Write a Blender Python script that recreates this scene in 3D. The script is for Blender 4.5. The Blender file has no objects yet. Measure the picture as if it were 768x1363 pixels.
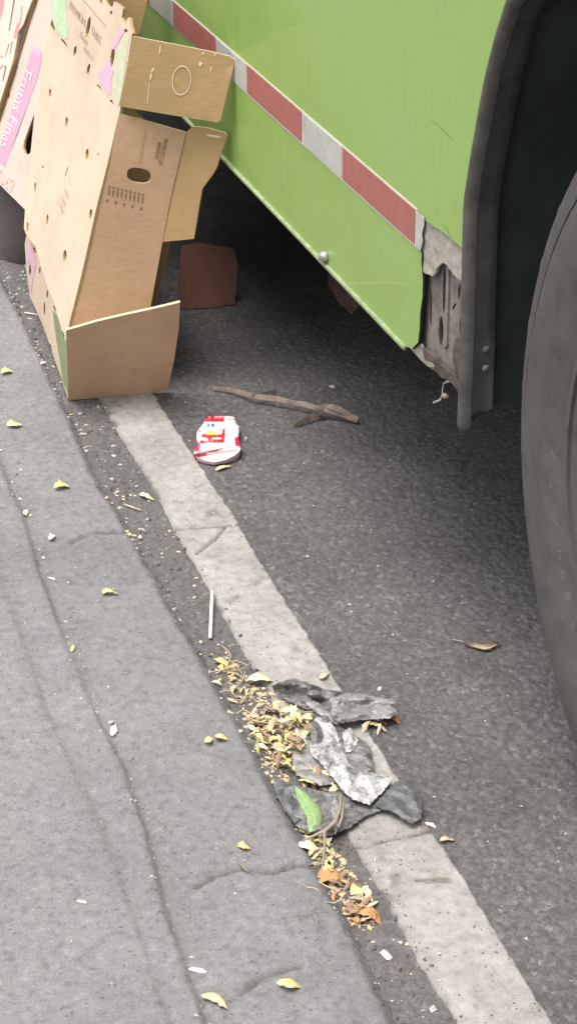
import bpy, bmesh, math, random
import numpy as np
from mathutils import Vector, Matrix
from mathutils.geometry import delaunay_2d_cdt

random.seed(7)
rng = np.random.default_rng(7)
C = bpy.context.scene.collection
SC = bpy.context.scene

# ------------------------------------------------------------------ camera
F, PITCH, YAW, ROLL = 2461.0, 0.501, 0.313, -0.008     # focal length in photo pixels, angles in radians
CX, CY, H = 384.0, 681.5, 1.42                          # photo centre, eye height in metres
_cy, _sy, _cp, _sp = math.cos(YAW), math.sin(YAW), math.cos(PITCH), math.sin(PITCH)
FW = Vector((_sy*_cp, _cy*_cp, -_sp))
_r = Vector((_cy, -_sy, 0)); _u = _r.cross(FW)
RT = math.cos(ROLL)*_r + math.sin(ROLL)*_u
UP = -math.sin(ROLL)*_r + math.cos(ROLL)*_u
EYE = Vector((0, 0, H))
cam = bpy.data.cameras.new('camera'); camo = bpy.data.objects.new('camera', cam); C.objects.link(camo)
cam.sensor_fit = 'VERTICAL'; cam.sensor_height = 36; cam.lens = F/1363*36
cam.clip_start = 0.05; cam.clip_end = 500
m = Matrix((RT, UP, -FW)).transposed().to_4x4(); m.translation = EYE
camo.matrix_world = m
SC.camera = camo

# ------------------------------------------------------------------ sky, sun, exposure
SUN_EL, SUN_AZ = math.radians(75), math.radians(-105)     # azimuth from +Y towards +X
w = bpy.data.worlds.new("World"); SC.world = w; w.use_nodes = True
nt = w.node_tree; nt.nodes.clear()
sky = nt.nodes.new('ShaderNodeTexSky'); sky.sky_type = 'NISHITA'; sky.sun_disc = False
sky.sun_elevation = SUN_EL; sky.sun_rotation = SUN_AZ; sky.dust_density = 4; sky.air_density = 1.0
hs = nt.nodes.new('ShaderNodeHueSaturation'); hs.inputs['Saturation'].default_value = 0.22
bg = nt.nodes.new('ShaderNodeBackground'); bg.inputs[1].default_value = 0.13
wo = nt.nodes.new('ShaderNodeOutputWorld')
nt.links.new(sky.outputs[0], hs.inputs['Color']); nt.links.new(hs.outputs[0], bg.inputs[0]); nt.links.new(bg.outputs[0], wo.inputs[0])
sl = bpy.data.lights.new('sun', 'SUN'); sl.energy = 1.0; sl.angle = math.radians(40); sl.color = (1, .95, .88)
so = bpy.data.objects.new('sun', sl); C.objects.link(so)
sd = Vector((math.sin(SUN_AZ)*math.cos(SUN_EL), math.cos(SUN_AZ)*math.cos(SUN_EL), math.sin(SUN_EL)))
so.rotation_euler = sd.to_track_quat('Z', 'Y').to_euler()
SC.view_settings.view_transform = 'Standard'; SC.view_settings.look = 'None'
SC.view_settings.exposure = 1.48; SC.view_settings.gamma = 1

# ------------------------------------------------------------------ geometry helpers
def ray(p): return FW + RT*((p[0]-CX)/F) - UP*((p[1]-CY)/F)
def gp(p, z=0.0): d = ray(p); return EYE + d*((z-H)/d.z)
def on_x(p, X): d = ray(p); return EYE + d*(X/d.x)
def on_y(p, Y): d = ray(p); return EYE + d*(Y/d.y)
class Plane:
    def __init__(s, a, b, c):
        s.o = Vector(a); s.n = (Vector(b)-s.o).cross(Vector(c)-s.o).normalized()
        if s.n.dot(EYE-s.o) < 0: s.n = -s.n
    def at(s, p):
        d = ray(p); return EYE + d*((s.o-EYE).dot(s.n)/d.dot(s.n))
    def moved(s, v):
        q = Plane.__new__(Plane); q.o = s.o+Vector(v); q.n = s.n; return q

def link(o, parent=None):
    C.objects.link(o)
    if parent: o.parent = parent
    return o
def tag(o, label=None, cat=None, group=None, kind=None):
    for k, v in (('label', label), ('category', cat), ('group', group), ('kind', kind)):
        if v: o[k] = v
    return o
def empty(name, loc, label, cat, group=None):
    o = bpy.data.objects.new(name, None); o.location = loc; o.empty_display_size = .05
    C.objects.link(o); bpy.context.view_layer.update() if False else None
    return tag(o, label, cat, group)
def mesh_obj(name, verts, faces, mats, parent=None, smooth=False, midx=None):
    me = bpy.data.meshes.new(name)
    if parent is not None:
        off = parent.location if parent.parent is None else parent.location + parent.parent.location
        verts = [Vector(v)-off for v in verts]
    me.from_pydata([tuple(v) for v in verts], [], faces)
    for mt in (mats if isinstance(mats, (list, tuple)) else [mats]): me.materials.append(mt)
    if midx is not None: me.polygons.foreach_set('material_index', midx)
    if smooth: me.polygons.foreach_set('use_smooth', [True]*len(me.polygons))
    me.validate(); me.update()
    return link(bpy.data.objects.new(name, me), parent)
def grid_obj(name, X, Y, Z, mat, attrs=None, parent=None):
    n, k = X.shape
    me = bpy.data.meshes.new(name)
    v = np.stack([X, Y, Z], -1).reshape(-1, 3)
    i = np.arange(n*k).reshape(n, k)
    f = np.stack([i[:-1, :-1], i[1:, :-1], i[1:, 1:], i[:-1, 1:]], -1).reshape(-1, 4)
    a, b, d = v[f[0, 0]], v[f[0, 1]], v[f[0, 3]]
    if np.cross(b-a, d-a)[2] < 0: f = f[:, ::-1]
    me.vertices.add(len(v)); me.vertices.foreach_set('co', v.astype(np.float32).ravel())
    me.loops.add(f.size); me.loops.foreach_set('vertex_index', f.ravel().astype(np.int32))
    me.polygons.add(len(f)); me.polygons.foreach_set('loop_start', (np.arange(len(f))*4).astype(np.int32))
    me.polygons.foreach_set('use_smooth', np.ones(len(f), bool))
    me.update(calc_edges=True)
    for nm, val in (attrs or {}).items():
        at = me.attributes.new(nm, 'FLOAT', 'POINT'); at.data.foreach_set('value', val.astype(np.float32).ravel())
    me.materials.append(mat)
    return link(bpy.data.objects.new(name, me), parent)

def hsh(ix, iy, s):
    h = (ix.astype(np.int64)*374761393 + iy.astype(np.int64)*668265263 + s*974634547) & 0xffffffff
    h = ((h ^ (h >> 13))*1274126177) & 0xffffffff
    h = h ^ (h >> 16)
    return (h & 0xffffff)/float(0x1000000)
def vnoise(x, y, s=0):
    x = np.asarray(x, float); y = np.asarray(y, float)
    ix, iy = np.floor(x).astype(np.int64), np.floor(y).astype(np.int64); fx, fy = x-ix, y-iy
    fx = fx*fx*(3-2*fx); fy = fy*fy*(3-2*fy)
    a, b, c, d = hsh(ix, iy, s), hsh(ix+1, iy, s), hsh(ix, iy+1, s), hsh(ix+1, iy+1, s)
    return (a+(b-a)*fx)*(1-fy)+(c+(d-c)*fx)*fy
def fbm(x, y, s=0, o=4):
    r = 0; a = .5; t = 0
    for i in range(o):
        r = r + a*vnoise(np.asarray(x)*2**i, np.asarray(y)*2**i, s+i*17); t += a; a *= .5
    return r/t - .5
def cells(x, y, s=0):
    ix, iy = np.floor(x).astype(np.int64), np.floor(y).astype(np.int64)
    f1 = np.full(x.shape, 9.); idc = np.zeros(x.shape)
    for dx in (-1, 0, 1):
        for dy in (-1, 0, 1):
            jx, jy = ix+dx, iy+dy
            d = (jx+hsh(jx, jy, s)-x)**2 + (jy+hsh(jx, jy, s+5)-y)**2
            c = d < f1; f1 = np.where(c, d, f1); idc = np.where(c, hsh(jx, jy, s+9), idc)
    return np.sqrt(f1), idc
def smooth(a, b, x): t = np.clip((x-a)/(b-a), 0, 1); return t*t*(3-2*t)

def inside(p, poly):
    x, y = p; r = False; j = len(poly)-1
    for i in range(len(poly)):
        a, b = poly[i], poly[j]
        if (a[1] > y) != (b[1] > y) and x < (b[0]-a[0])*(y-a[1])/(b[1]-a[1])+a[0]: r = not r
        j = i
    return r
def dens(poly, step):
    out = []
    for i in range(len(poly)):
        a, b = poly[i], poly[(i+1) % len(poly)]
        n = max(1, int(math.hypot(b[0]-a[0], b[1]-a[1])/step)) if step else 1
        out += [(a[0]+(b[0]-a[0])*k/n, a[1]+(b[1]-a[1])*k/n) for k in range(n)]
    return out
def sheet(name, outline, fn, thick, mats, parent=None, holes=(), step=None, disp=None, nrm=None, rag=0, smooth_=False):
    """a sheet with real thickness. outline/holes: 2-D; fn maps 2-D to a point; thick goes away from nrm.
       mats = (front, back_and_rim)"""
    outline = dens(outline, step)
    if rag: outline = [(a+rag*(random.random()-.5), b+rag*(random.random()-.5)) for a, b in outline]
    pts = [Vector(p) for p in outline]; edges = [(i, (i+1) % len(pts)) for i in range(len(pts))]
    for h in holes:
        k = len(pts); pts += [Vector(p) for p in h]; edges += [(k+i, k+(i+1) % len(h)) for i in range(len(h))]
    if step:
        xs = [p[0] for p in outline]; ys = [p[1] for p in outline]
        y = min(ys)
        r = 0
        while y < max(ys):
            x = min(xs)+(r % 2)*step*.5
            while x < max(xs):
                p = (x+step*.3*(random.random()-.5), y+step*.3*(random.random()-.5))
                if inside(p, outline): pts.append(Vector(p))
                x += step
            y += step*.87; r += 1
    vs, es, fs, _, _, _ = delaunay_2d_cdt(pts, edges, [], 1, 1e-5)
    tri = []
    for f in fs:
        c = (sum(vs[i].x for i in f)/len(f), sum(vs[i].y for i in f)/len(f))
        if inside(c, outline) and not any(inside(c, h) for h in holes): tri.append(tuple(f))
    P = [fn(v) for v in vs]
    n = nrm if nrm is not None else Vector((0, 0, 1))
    if disp: P = [p+n*disp(p) for p in P]
    N = len(P)
    a, b, c = (P[i] for i in tri[0])
    if (b-a).cross(c-a).dot(n) < 0: tri = [t[::-1] for t in tri]
    B = [p-n*thick for p in P]
    cnt = {}
    for t in tri:
        for i in range(3):
            e = (t[i], t[(i+1) % 3]); cnt[e] = 1
    rim = [(e[1], e[0], e[0]+N, e[1]+N) for e in cnt if (e[1], e[0]) not in cnt]
    faces = tri + [tuple(i+N for i in t[::-1]) for t in tri] + rim
    mi = [0]*len(tri) + [1]*len(tri) + [1]*len(rim)
    rv = []; rim2 = []                                   # the rim gets vertices of its own so that its edge stays crisp
    for q_ in rim:
        k_ = 2*N+len(rv); rv += [P[q_[0]], P[q_[1]], B[q_[2]-N], B[q_[3]-N]]; rim2.append((k_, k_+1, k_+2, k_+3))
    faces = faces[:2*len(tri)] + rim2
    if not isinstance(mats, (tuple, list)): mats = (mats, mats)
    o = mesh_obj(name, P+B+rv, faces, mats, parent, False, mi)
    if smooth_: o.data.polygons.foreach_set('use_smooth', [True]*(2*len(tri)) + [False]*len(rim))
    return o
def dist_edge(p, poly):
    d = 9e9
    for i in range(len(poly)):
        a, b_ = Vector(poly[i]), Vector(poly[(i+1) % len(poly)]); e = b_-a
        t = max(0, min(1, (Vector(p)-a).dot(e)/max(e.length_squared, 1e-9))); d = min(d, (a+e*t-Vector(p)).length)
    return d
def slot(c, w, h, tilt=0, n=10):
    t = math.radians(tilt); out = []
    for i in range(n):
        a = 2*math.pi*i/n; x, y = w/2*math.cos(a), h/2*math.sin(a)
        out.append((c[0]+x*math.cos(t)-y*math.sin(t), c[1]+x*math.sin(t)+y*math.cos(t)))
    return out
def tube(path, rad, n=8, flat=1.0):
    V = []; Fc = []; path = [Vector(p) for p in path]
    for i, p in enumerate(path):
        d = (path[min(i+1, len(path)-1)]-path[max(i-1, 0)]).normalized()
        a = d.cross(Vector((0, 0, 1)))
        if a.length < 1e-4: a = Vector((1, 0, 0))
        a.normalize(); b = a.cross(d)
        r = rad[i] if isinstance(rad, (list, tuple)) else rad
        for k in range(n):
            t = 2*math.pi*k/n; V.append(p+a*(r*math.cos(t))+b*(r*flat*math.sin(t)))
    for i in range(len(path)-1):
        for k in range(n):
            Fc.append((i*n+k, i*n+(k+1) % n, (i+1)*n+(k+1) % n, (i+1)*n+k))
    Fc.append(tuple(range(n))[::-1]); Fc.append(tuple((len(path)-1)*n+k for k in range(n)))
    return V, Fc
def box(x0, x1, y0, y1, z0, z1):
    V = [(x, y, z) for x in (x0, x1) for y in (y0, y1) for z in (z0, z1)]
    Fc = [(0, 1, 3, 2), (4, 6, 7, 5), (0, 4, 5, 1), (2, 3, 7, 6), (0, 2, 6, 4), (1, 5, 7, 3)]
    return V, Fc
def bevel(o, wd, seg=2):
    bm = bmesh.new(); bm.from_mesh(o.data)
    bmesh.ops.bevel(bm, geom=bm.edges[:], offset=wd, segments=seg, affect='EDGES', profile=.5)
    bm.to_mesh(o.data); bm.free(); return o
def text_on(s, fn, mat, parent, name='printed_text', shear=0, bold=0):
    """letters as flat print; fn maps text space (height about 0.7, width as set) to a point"""
    cu = bpy.data.curves.new('t', 'FONT'); cu.body = s; cu.size = 1; cu.shear = shear; cu.offset = bold
    to = bpy.data.objects.new('t', cu); C.objects.link(to)
    dg = bpy.context.evaluated_depsgraph_get()
    me = bpy.data.meshes.new_from_object(to.evaluated_get(dg))
    bpy.data.objects.remove(to); 
    co = np.array([v.co[:2] for v in me.vertices]); wd = co[:, 0].max()
    V = [fn(x/wd, y) for x, y in co]
    Fc = [tuple(p.vertices) for p in me.polygons]
    bpy.data.meshes.remove(me); bpy.data.curves.remove(cu)
    return mesh_obj(name, V, Fc, mat, parent)

# ------------------------------------------------------------------ materials
def mat(name, col, rough=.8, spec=.3, metal=0, coat=0):
    mt = bpy.data.materials.new(name); mt.use_nodes = True
    b = mt.node_tree.nodes['Principled BSDF']
    b.inputs['Base Color'].default_value = (*col, 1); b.inputs['Roughness'].default_value = rough
    b.inputs['Specular IOR Level'].default_value = spec; b.inputs['Metallic'].default_value = metal
    b.inputs['Coat Weight'].default_value = coat
    return mt
class NB:
    def __init__(s, mt): s.t = mt.node_tree; s.b = s.t.nodes['Principled BSDF']
    def n(s, ty, ins=None, **kw):
        nd = s.t.nodes.new(ty)
        for k, v in kw.items(): setattr(nd, k, v)
        for k, v in (ins or {}).items():
            if isinstance(v, bpy.types.NodeSocket): s.t.links.new(v, nd.inputs[k])
            else: nd.inputs[k].default_value = v
        return nd
    def pos(s): return s.n('ShaderNodeNewGeometry').outputs['Position']
    def noise(s, scale, detail=4, rough=.6, vec=None):
        return s.n('ShaderNodeTexNoise', {'Vector': vec or s.pos(), 'Scale': scale, 'Detail': detail, 'Roughness': rough}).outputs['Fac']
    def ramp(s, fac, stops, interp='LINEAR'):
        r = s.n('ShaderNodeValToRGB', {'Fac': fac}); e = r.color_ramp; e.interpolation = interp
        while len(e.elements) < len(stops): e.elements.new(.5)
        for el, (p, c) in zip(e.elements, stops): el.position = p; el.color = (*c, 1) if len(c) == 3 else c
        return r.outputs['Color']
    def mix(s, fac, a, b, blend='MIX'):
        nd = s.n('ShaderNodeMix', data_type='RGBA', blend_type=blend)
        for k, v in (('Factor', fac), ('A', a), ('B', b)):
            sock = [i for i in nd.inputs if i.name == k and (i.type == 'RGBA' if k != 'Factor' else i.type == 'VALUE')][0]
            if isinstance(v, bpy.types.NodeSocket): s.t.links.new(v, sock)
            else: sock.default_value = v if not isinstance(v, tuple) else (*v, 1)
        return [o for o in nd.outputs if o.type == 'RGBA'][0]
    def math(s, op, a, b=0.0):
        nd = s.n('ShaderNodeMath', operation=op)
        for i, v in ((0, a), (1, b)):
            if isinstance(v, bpy.types.NodeSocket): s.t.links.new(v, nd.inputs[i])
            else: nd.inputs[i].default_value = v
        return nd.outputs[0]
    def attr(s, name): return s.n('ShaderNodeAttribute', attribute_name=name).outputs['Fac']
    def color(s, c): s.t.links.new(c, s.b.inputs['Base Color'])
    def rough(s, c): s.t.links.new(c, s.b.inputs['Roughness'])
    def bump(s, h, strength=.5, dist=.002):
        bn = s.n('ShaderNodeBump', {'Height': h, 'Strength': strength, 'Distance': dist})
        s.t.links.new(bn.outputs[0], s.b.inputs['Normal'])
def g(v, w_=(1, 1, 1)): return (v*w_[0], v*w_[1], v*w_[2])
WARM = (1.05, .985, .97)
COOL = (1.015, .99, 1.0)

M = {}
def m_asphalt():
    mt = mat('asphalt', g(.07), .88, .25); b = NB(mt); p = b.pos()
    vo = b.n('ShaderNodeTexVoronoi', {'Vector': p, 'Scale': 150.0, 'Randomness': 1.0})
    bw = b.n('ShaderNodeRGBToBW', {'Color': vo.outputs['Color']}).outputs[0]
    stone = b.ramp(bw, [(0, g(.070, WARM)), (.45, g(.088, WARM)), (.8, g(.108, WARM)), (1, g(.17, WARM))])
    big = b.ramp(b.noise(5, 4), [(.3, g(.84)), (.7, g(1.16))])
    fine = b.ramp(b.noise(420, 2), [(.3, g(.75)), (.72, g(1.25))])
    mid = b.ramp(b.noise(95, 3, .55), [(.32, g(.85)), (.5, g(1.0)), (.68, g(1.15))])
    c = b.mix(1.0, b.mix(1.0, b.mix(1.0, stone, big, 'MULTIPLY'), fine, 'MULTIPLY'), mid, 'MULTIPLY')
    dust = b.attr('dirt')
    c = b.mix(b.math('MULTIPLY', dust, .75), c, b.ramp(b.noise(260, 3), [(.3, (.062, .054, .051)), (.7, (.165, .15, .145))]))
    b.color(c)
    hgt = b.math('ADD', b.math('MULTIPLY', vo.outputs['Distance'], -.6), b.math('MULTIPLY', b.noise(95, 3, .55), 1.8))
    b.bump(hgt, .28, .006)
    return mt
def m_apron():
    mt = mat('worn_pavement', g(.15), .9, .2); b = NB(mt); p = b.pos()
    fine = b.ramp(b.noise(330, 4, .7), [(.28, g(.143, COOL)), (.5, g(.178, COOL)), (.75, g(.215, COOL))])
    big = b.ramp(b.noise(4.5, 5), [(.3, g(.86)), (.7, g(1.12))])
    spk = b.n('ShaderNodeTexVoronoi', {'Vector': p, 'Scale': 210.0})
    sp = b.ramp(spk.outputs['Distance'], [(.08, g(1.55)), (.20, g(1.0))])
    mid = b.ramp(b.noise(85, 3, .55), [(.34, g(.80)), (.46, g(1.0)), (.56, g(1.0)), (.68, g(1.2))])
    c = b.mix(1.0, b.mix(1.0, b.mix(1.0, fine, big, 'MULTIPLY'), sp, 'MULTIPLY'), mid, 'MULTIPLY')
    dk = b.n('ShaderNodeTexVoronoi', {'Vector': b.n('ShaderNodeMapping', {'Vector': p, 'Scale': (1, 1.6, 1), 'Rotation': (0, 0, .5)}).outputs[0], 'Scale': 62.0})
    c = b.mix(b.ramp(dk.outputs['Distance'], [(.07, g(.75)), (.16, g(0))]), c, (.06, .056, .055))
    stn = b.ramp(b.noise(2.3, 6, .65), [(.50, g(0)), (.62, g(.26))])
    c = b.mix(stn, c, (.092, .085, .084))
    pal = b.ramp(b.noise(24, 5, .7), [(.56, g(0)), (.74, g(.45))])
    c = b.mix(pal, c, (.235, .225, .22))
    c = b.mix(b.math('MULTIPLY', b.attr('dirt'), .8), c, b.ramp(b.noise(200, 3), [(.3, (.055, .048, .046)), (.7, (.13, .12, .115))]))
    b.color(c)
    b.bump(b.math('ADD', b.noise(300, 4, .7), b.math('MULTIPLY', b.noise(85, 3), 1.0)), .5, .0035)
    return mt
def m_line():
    mt = mat('worn_white_paint', g(.5), .8, .3); b = NB(mt); p = b.pos()
    c = b.ramp(b.noise(70, 6, .7), [(.27, (.19, .178, .165)), (.42, (.275, .26, .242)), (.64, (.35, .333, .31))])
    c = b.mix(1.0, c, b.ramp(b.noise(7, 3), [(.3, g(.8)), (.7, g(1.12))]), 'MULTIPLY')
    pit = b.n('ShaderNodeTexVoronoi', {'Vector': p, 'Scale': 75.0})
    pm = b.ramp(pit.outputs['Distance'], [(.07, g(.32)), (.15, g(1))])
    c = b.mix(1.0, c, pm, 'MULTIPLY')
    c = b.mix(b.attr('dirt'), c, (.085, .078, .07))
    b.color(c)
    b.bump(b.math('ADD', b.noise(240, 4, .7), b.math('MULTIPLY', b.noise(55, 3), 1.2)), .7, .003)
    return mt
M['asphalt'] = m_asphalt(); M['apron'] = m_apron(); M['line'] = m_line()
def speckle(name, col, rough=.8, spec=.3, amt=.25, scale=40, bump=0, bscale=200, coat=0, metal=0):
    mt = mat(name, col, rough, spec, metal, coat); b = NB(mt)
    k0, k1 = 1-amt, 1+amt
    b.color(b.mix(1.0, b.ramp(b.noise(scale, 5, .65), [(.3, g(k0)), (.7, g(k1))]), col, 'MULTIPLY'))
    if bump: b.bump(b.noise(bscale, 4), bump, .002)
    return mt
def m_green():
    mt = mat('green_bus_paint', (.195, .31, .062), .38, .45, 0, .25); b = NB(mt); p = b.pos()
    base = b.ramp(b.noise(2.2, 4), [(.3, (.215, .345, .068)), (.7, (.24, .37, .088))])
    dirt = b.ramp(b.noise(9, 6, .7), [(.42, g(0)), (.75, g(.28))])
    z = b.n('ShaderNodeSeparateXYZ', {'Vector': p}).outputs['Z']
    low = b.n('ShaderNodeMapRange', {'Value': z, 1: .42, 2: .75, 3: .30, 4: 0.04}).outputs[0]
    st = b.n('ShaderNodeMapping', {'Vector': p, 'Scale': (1, 60, 5)}).outputs[0]
    streak = b.ramp(b.noise(1.5, 4, .6, st), [(.55, g(0)), (.8, g(.22))])
    c = b.mix(dirt, base, (.24, .315, .13)); c = b.mix(low, c, (.215, .315, .105))
    spr = b.n('ShaderNodeTexVoronoi', {'Vector': p, 'Scale': 120.0})
    msk = b.math('MULTIPLY', b.ramp(spr.outputs['Distance'], [(.10, g(.8)), (.2, g(0))]), b.ramp(b.noise(14, 4), [(.5, g(0)), (.7, g(1))]))
    c = b.mix(msk, c, (.15, .19, .085)); c = b.mix(streak, c, (.16, .21, .07))
    scr = b.n('ShaderNodeTexVoronoi', {'Vector': b.n('ShaderNodeMapping', {'Vector': p, 'Scale': (1, 10, 30), 'Rotation': (.4, 0, 0)}).outputs[0], 'Scale': 1.6})
    c = b.mix(b.ramp(scr.outputs['Distance'], [(.02, g(.55)), (.05, g(0))]), c, (.11, .15, .05))
    b.color(c)
    b.rough(b.ramp(b.noise(12, 4), [(.3, g(.32)), (.7, g(.5))]))
    b.bump(b.math('ADD', b.noise(2.5, 2), b.math('MULTIPLY', b.noise(160, 2), .02)), .22, .02)
    return mt
M['green'] = m_green()
M['scratch'] = mat('scratched_paint', (.175, .27, .07), .7)
M['red'] = speckle('red_reflective', (.31, .10, .085), .45, .4, .12, 60, .15, 500)
M['white'] = speckle('white_reflective', (.38, .375, .34), .45, .4, .16, 45, .15, 500)
M['border'] = mat('tape_border', (.5, .49, .43), .5)
M['filler'] = speckle('bare_filler', (.30, .27, .23), .75, .25, .28, 55, .6, 130)
M['rustplate'] = speckle('dirty_plate', (.155, .135, .12), .75, .3, .45, 35, .6, 90)
M['rust'] = speckle('rusty_steel', (.075, .058, .048), .85, .2, .5, 45, .7, 120)
M['darkrust'] = speckle('dark_rusty_steel', (.05, .033, .027), .85, .2, .5, 45, .7, 120)
M['scuffrubber'] = speckle('scuffed_rubber', (.125, .117, .11), .8, .25, .35, 120)
M['rubber'] = speckle('black_rubber_trim', (.044, .045, .044), .6, .3, .3, 30, .3, 150)
M['palerubber'] = speckle('paler_rubber_edge', (.078, .070, .063), .8, .25, .3, 40, .3, 150)  # bead rubber, paler than the flange rubber
M['dark'] = speckle('dark_underbody', (.022, .024, .024), .85, .15, .4, 15, .4, 60)
M['liner'] = speckle('wheel_well_liner', (.034, .042, .040), .7, .2, .3, 12)
M['glass'] = mat('dark_window', (.02, .025, .03), .08, .5)
M['metal'] = speckle('worn_metal', (.35, .34, .32), .4, .5, .3, 80, 0, 100, 0, .7)
M['chalk'] = mat('pale_metal_tip', (.42, .40, .37), .5)
def m_tyre():
    mt = mat('dusty_tyre_rubber', (.085, .078, .074), .8, .25); b = NB(mt); p = b.pos()
    c = b.ramp(b.noise(26, 6, .7), [(.25, (.052, .047, .044)), (.5, (.076, .070, .066)), (.8, (.10, .094, .088))])
    b.color(b.mix(1.0, c, b.ramp(b.noise(3, 3), [(.3, g(.85)), (.7, g(1.15))]), 'MULTIPLY'))
    b.bump(b.noise(180, 3), .25, .002)
    return mt
M['tyre'] = m_tyre()
def m_card(name, col, amt=.1, flute=(0, 0, 1)):
    mt = mat(name, col, .85, .2); b = NB(mt); p = b.pos()
    fib = b.n('ShaderNodeMapping', {'Vector': p, 'Scale': (60, 60, 420)}).outputs[0]
    c = b.mix(1.0, col, b.ramp(b.noise(1, 3, .6, fib), [(.3, g(1-amt)), (.7, g(1+amt))]), 'MULTIPLY')
    c = b.mix(1.0, c, b.ramp(b.noise(7, 5), [(.3, g(.92)), (.7, g(1.06))]), 'MULTIPLY')
    st = b.ramp(b.noise(16, 6, .7), [(.50, g(0)), (.72, g(.30))])
    c = b.mix(st, c, tuple(x*.62 for x in col))
    sp = b.n('ShaderNodeTexVoronoi', {'Vector': p, 'Scale': 34.0})
    c = b.mix(b.ramp(sp.outputs['Distance'], [(.05, g(.45)), (.09, g(0))]), c, tuple(x*.55 for x in col))
    b.color(c)
    b.bump(b.math('ADD', b.noise(14, 3), b.math('MULTIPLY', b.noise(1, 3, .6, fib), .12)), .35, .008)
    return mt
M['cream'] = m_card('cream_card', (.53, .415, .305), .04)
M['pinkcard'] = m_card('pinkish_card', (.53, .425, .36), .03)
M['whitecard'] = m_card('whitish_card', (.58, .50, .42), .03)
M['kraft'] = m_card('kraft_card', (.345, .23, .11), .07)
M['kraft2'] = m_card('kraft_card_pinker', (.51, .33, .205), .06)
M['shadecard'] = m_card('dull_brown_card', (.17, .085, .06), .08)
M['shadowcard'] = m_card('shade_painted_card', (.065, .052, .050), .2)  # near-black colour paints the shade below the second tray
M['edge'] = m_card('card_edge', (.60, .48, .31), .12)
M['ink'] = mat('brown_ink', (.23, .15, .09), .85)
M['faintink'] = mat('faint_ink', (.36, .27, .185), .85)
M['whiteink'] = mat('white_ink', (.78, .68, .70), .8)
M['pinkink'] = mat('pink_ink', (.50, .28, .37), .8)
M['lilac'] = speckle('lilac_ink', (.55, .34, .43), .85, .2, .12, 60)
M['greenink'] = speckle('pale_green_ink', (.39, .50, .32), .85, .2, .18, 60)
M['greygreen'] = speckle('grey_green_ink', (.45, .455, .32), .85, .2, .12, 60)
M['darkgreen'] = speckle('leaf_green_ink', (.20, .24, .115), .85, .2, .2, 60)
M['redink'] = mat('red_ink', (.64, .24, .21), .85)
M['palepink'] = mat('pale_pink_ink', (.68, .42, .42), .85)
for k, c_ in {'leaf_yellow': (.60, .50, .21), 'leaf_pale': (.66, .59, .38), 'leaf_tan': (.46, .35, .235), 'leaf_brown': (.27, .175, .11),
              'leaf_orange': (.42, .22, .10), 'leaf_straw': (.50, .41, .25), 'leaf_green': (.20, .30, .125), 'leaf_rose': (.34, .20, .17)}.items():
    M[k] = speckle(k, c_, .7, .25, .22, 150, .3, 300)
M['twig'] = speckle('dry_twig', (.25, .21, .17), .85, .2, .3, 90, .4, 200)
M['straw'] = mat('pale_stick', (.62, .58, .52), .6)
M['bark'] = speckle('dry_fibre', (.20, .155, .125), .8, .25, .35, 70, .6, 160)
def m_film(name, c0, c1, rough):
    mt = mat(name, c0, rough, .7); b = NB(mt)
    vein = b.n('ShaderNodeTexNoise', {'Vector': b.pos(), 'Scale': 55.0, 'Detail': 5.0, 'Roughness': .65, 'Distortion': 1.4}).outputs['Fac']
    b.color(b.ramp(vein, [(.38, c0), (.47, tuple(.6*x+.4*y for x, y in zip(c1, c0))), (.6, c1)]))
    b.rough(b.ramp(b.noise(90, 3), [(.35, g(rough-.1)), (.65, g(rough+.15))]))
    b.bump(b.math('ADD', vein, b.math('MULTIPLY', b.noise(300, 4), .5)), .5, .004)
    return mt
M['film'] = m_film('dusty_black_film', (.06, .057, .055), (.17, .162, .155), .36)
M['silver'] = m_film('dusty_sheen_film', (.16, .155, .15), (.47, .46, .45), .26)  # pale tone paints the sky's sheen into the film colour
M['greyfilm'] = m_film('grey_film', (.12, .113, .108), (.26, .247, .238), .34)
M['darkfilm'] = m_film('matt_dark_film', (.06, .06, .062), (.10, .10, .105), .45)
M['rag'] = speckle('maroon_cloth', (.115, .055, .045), .95, .1, .35, 60, .5, 300)
M['pebble'] = speckle('pale_grit', (.40, .38, .35), .85, .3, .35, 200)
M['grit'] = speckle('dark_grit', (.10, .09, .082), .9, .2, .5, 120)

def strip_quads(rows):
    n = len(rows[0]); V = [p for r in rows for p in r]
    Fc = [(i*n+k, i*n+k+1, (i+1)*n+k+1, (i+1)*n+k) for i in range(len(rows)-1) for k in range(n-1)]
    return V, Fc

# ------------------------------------------------------------------ ground: road, side pavement, painted line
def curve(px, z=0.0):
    P = sorted([(gp(p, z).y, gp(p, z).x) for p in px])
    return np.array([p[0] for p in P]), np.array([p[1] for p in P])
EDGE = curve([(0, 377), (25, 424), (60, 500), (88, 560), (129, 650), (187.5, 747.5), (234, 829), (277.7, 908), (339.7, 1014.8), (392.8, 1121), (472, 1260), (515, 1363)])
GRV = curve([(0, 611), (31, 685), (51, 751), (86, 849), (105, 891), (129, 949), (164, 1016), (193, 1100), (224, 1220), (260, 1319), (275, 1363)], .018)
GRV2 = curve([(20, 820), (33, 860), (59, 938), (98, 1024), (133, 1098), (175, 1210), (208, 1308), (225, 1363)], .018)
LEFT = curve([(146.5, 560), (197, 640), (232.4, 710), (273.4, 779), (300, 829.5), (342, 899.7), (462.3, 1112.7), (510, 1199), (563, 1292), (606, 1363)])
RIGHT = curve([(207.8, 527.8), (237, 574.7), (270, 625), (313, 688), (327, 715), (392.8, 820), (450, 908), (577, 1110), (625, 1182), (687.5, 1285), (737.8, 1363)])
def ext(cv, y, lo=None, hi=None): return np.interp(y, cv[0], cv[1])
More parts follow.
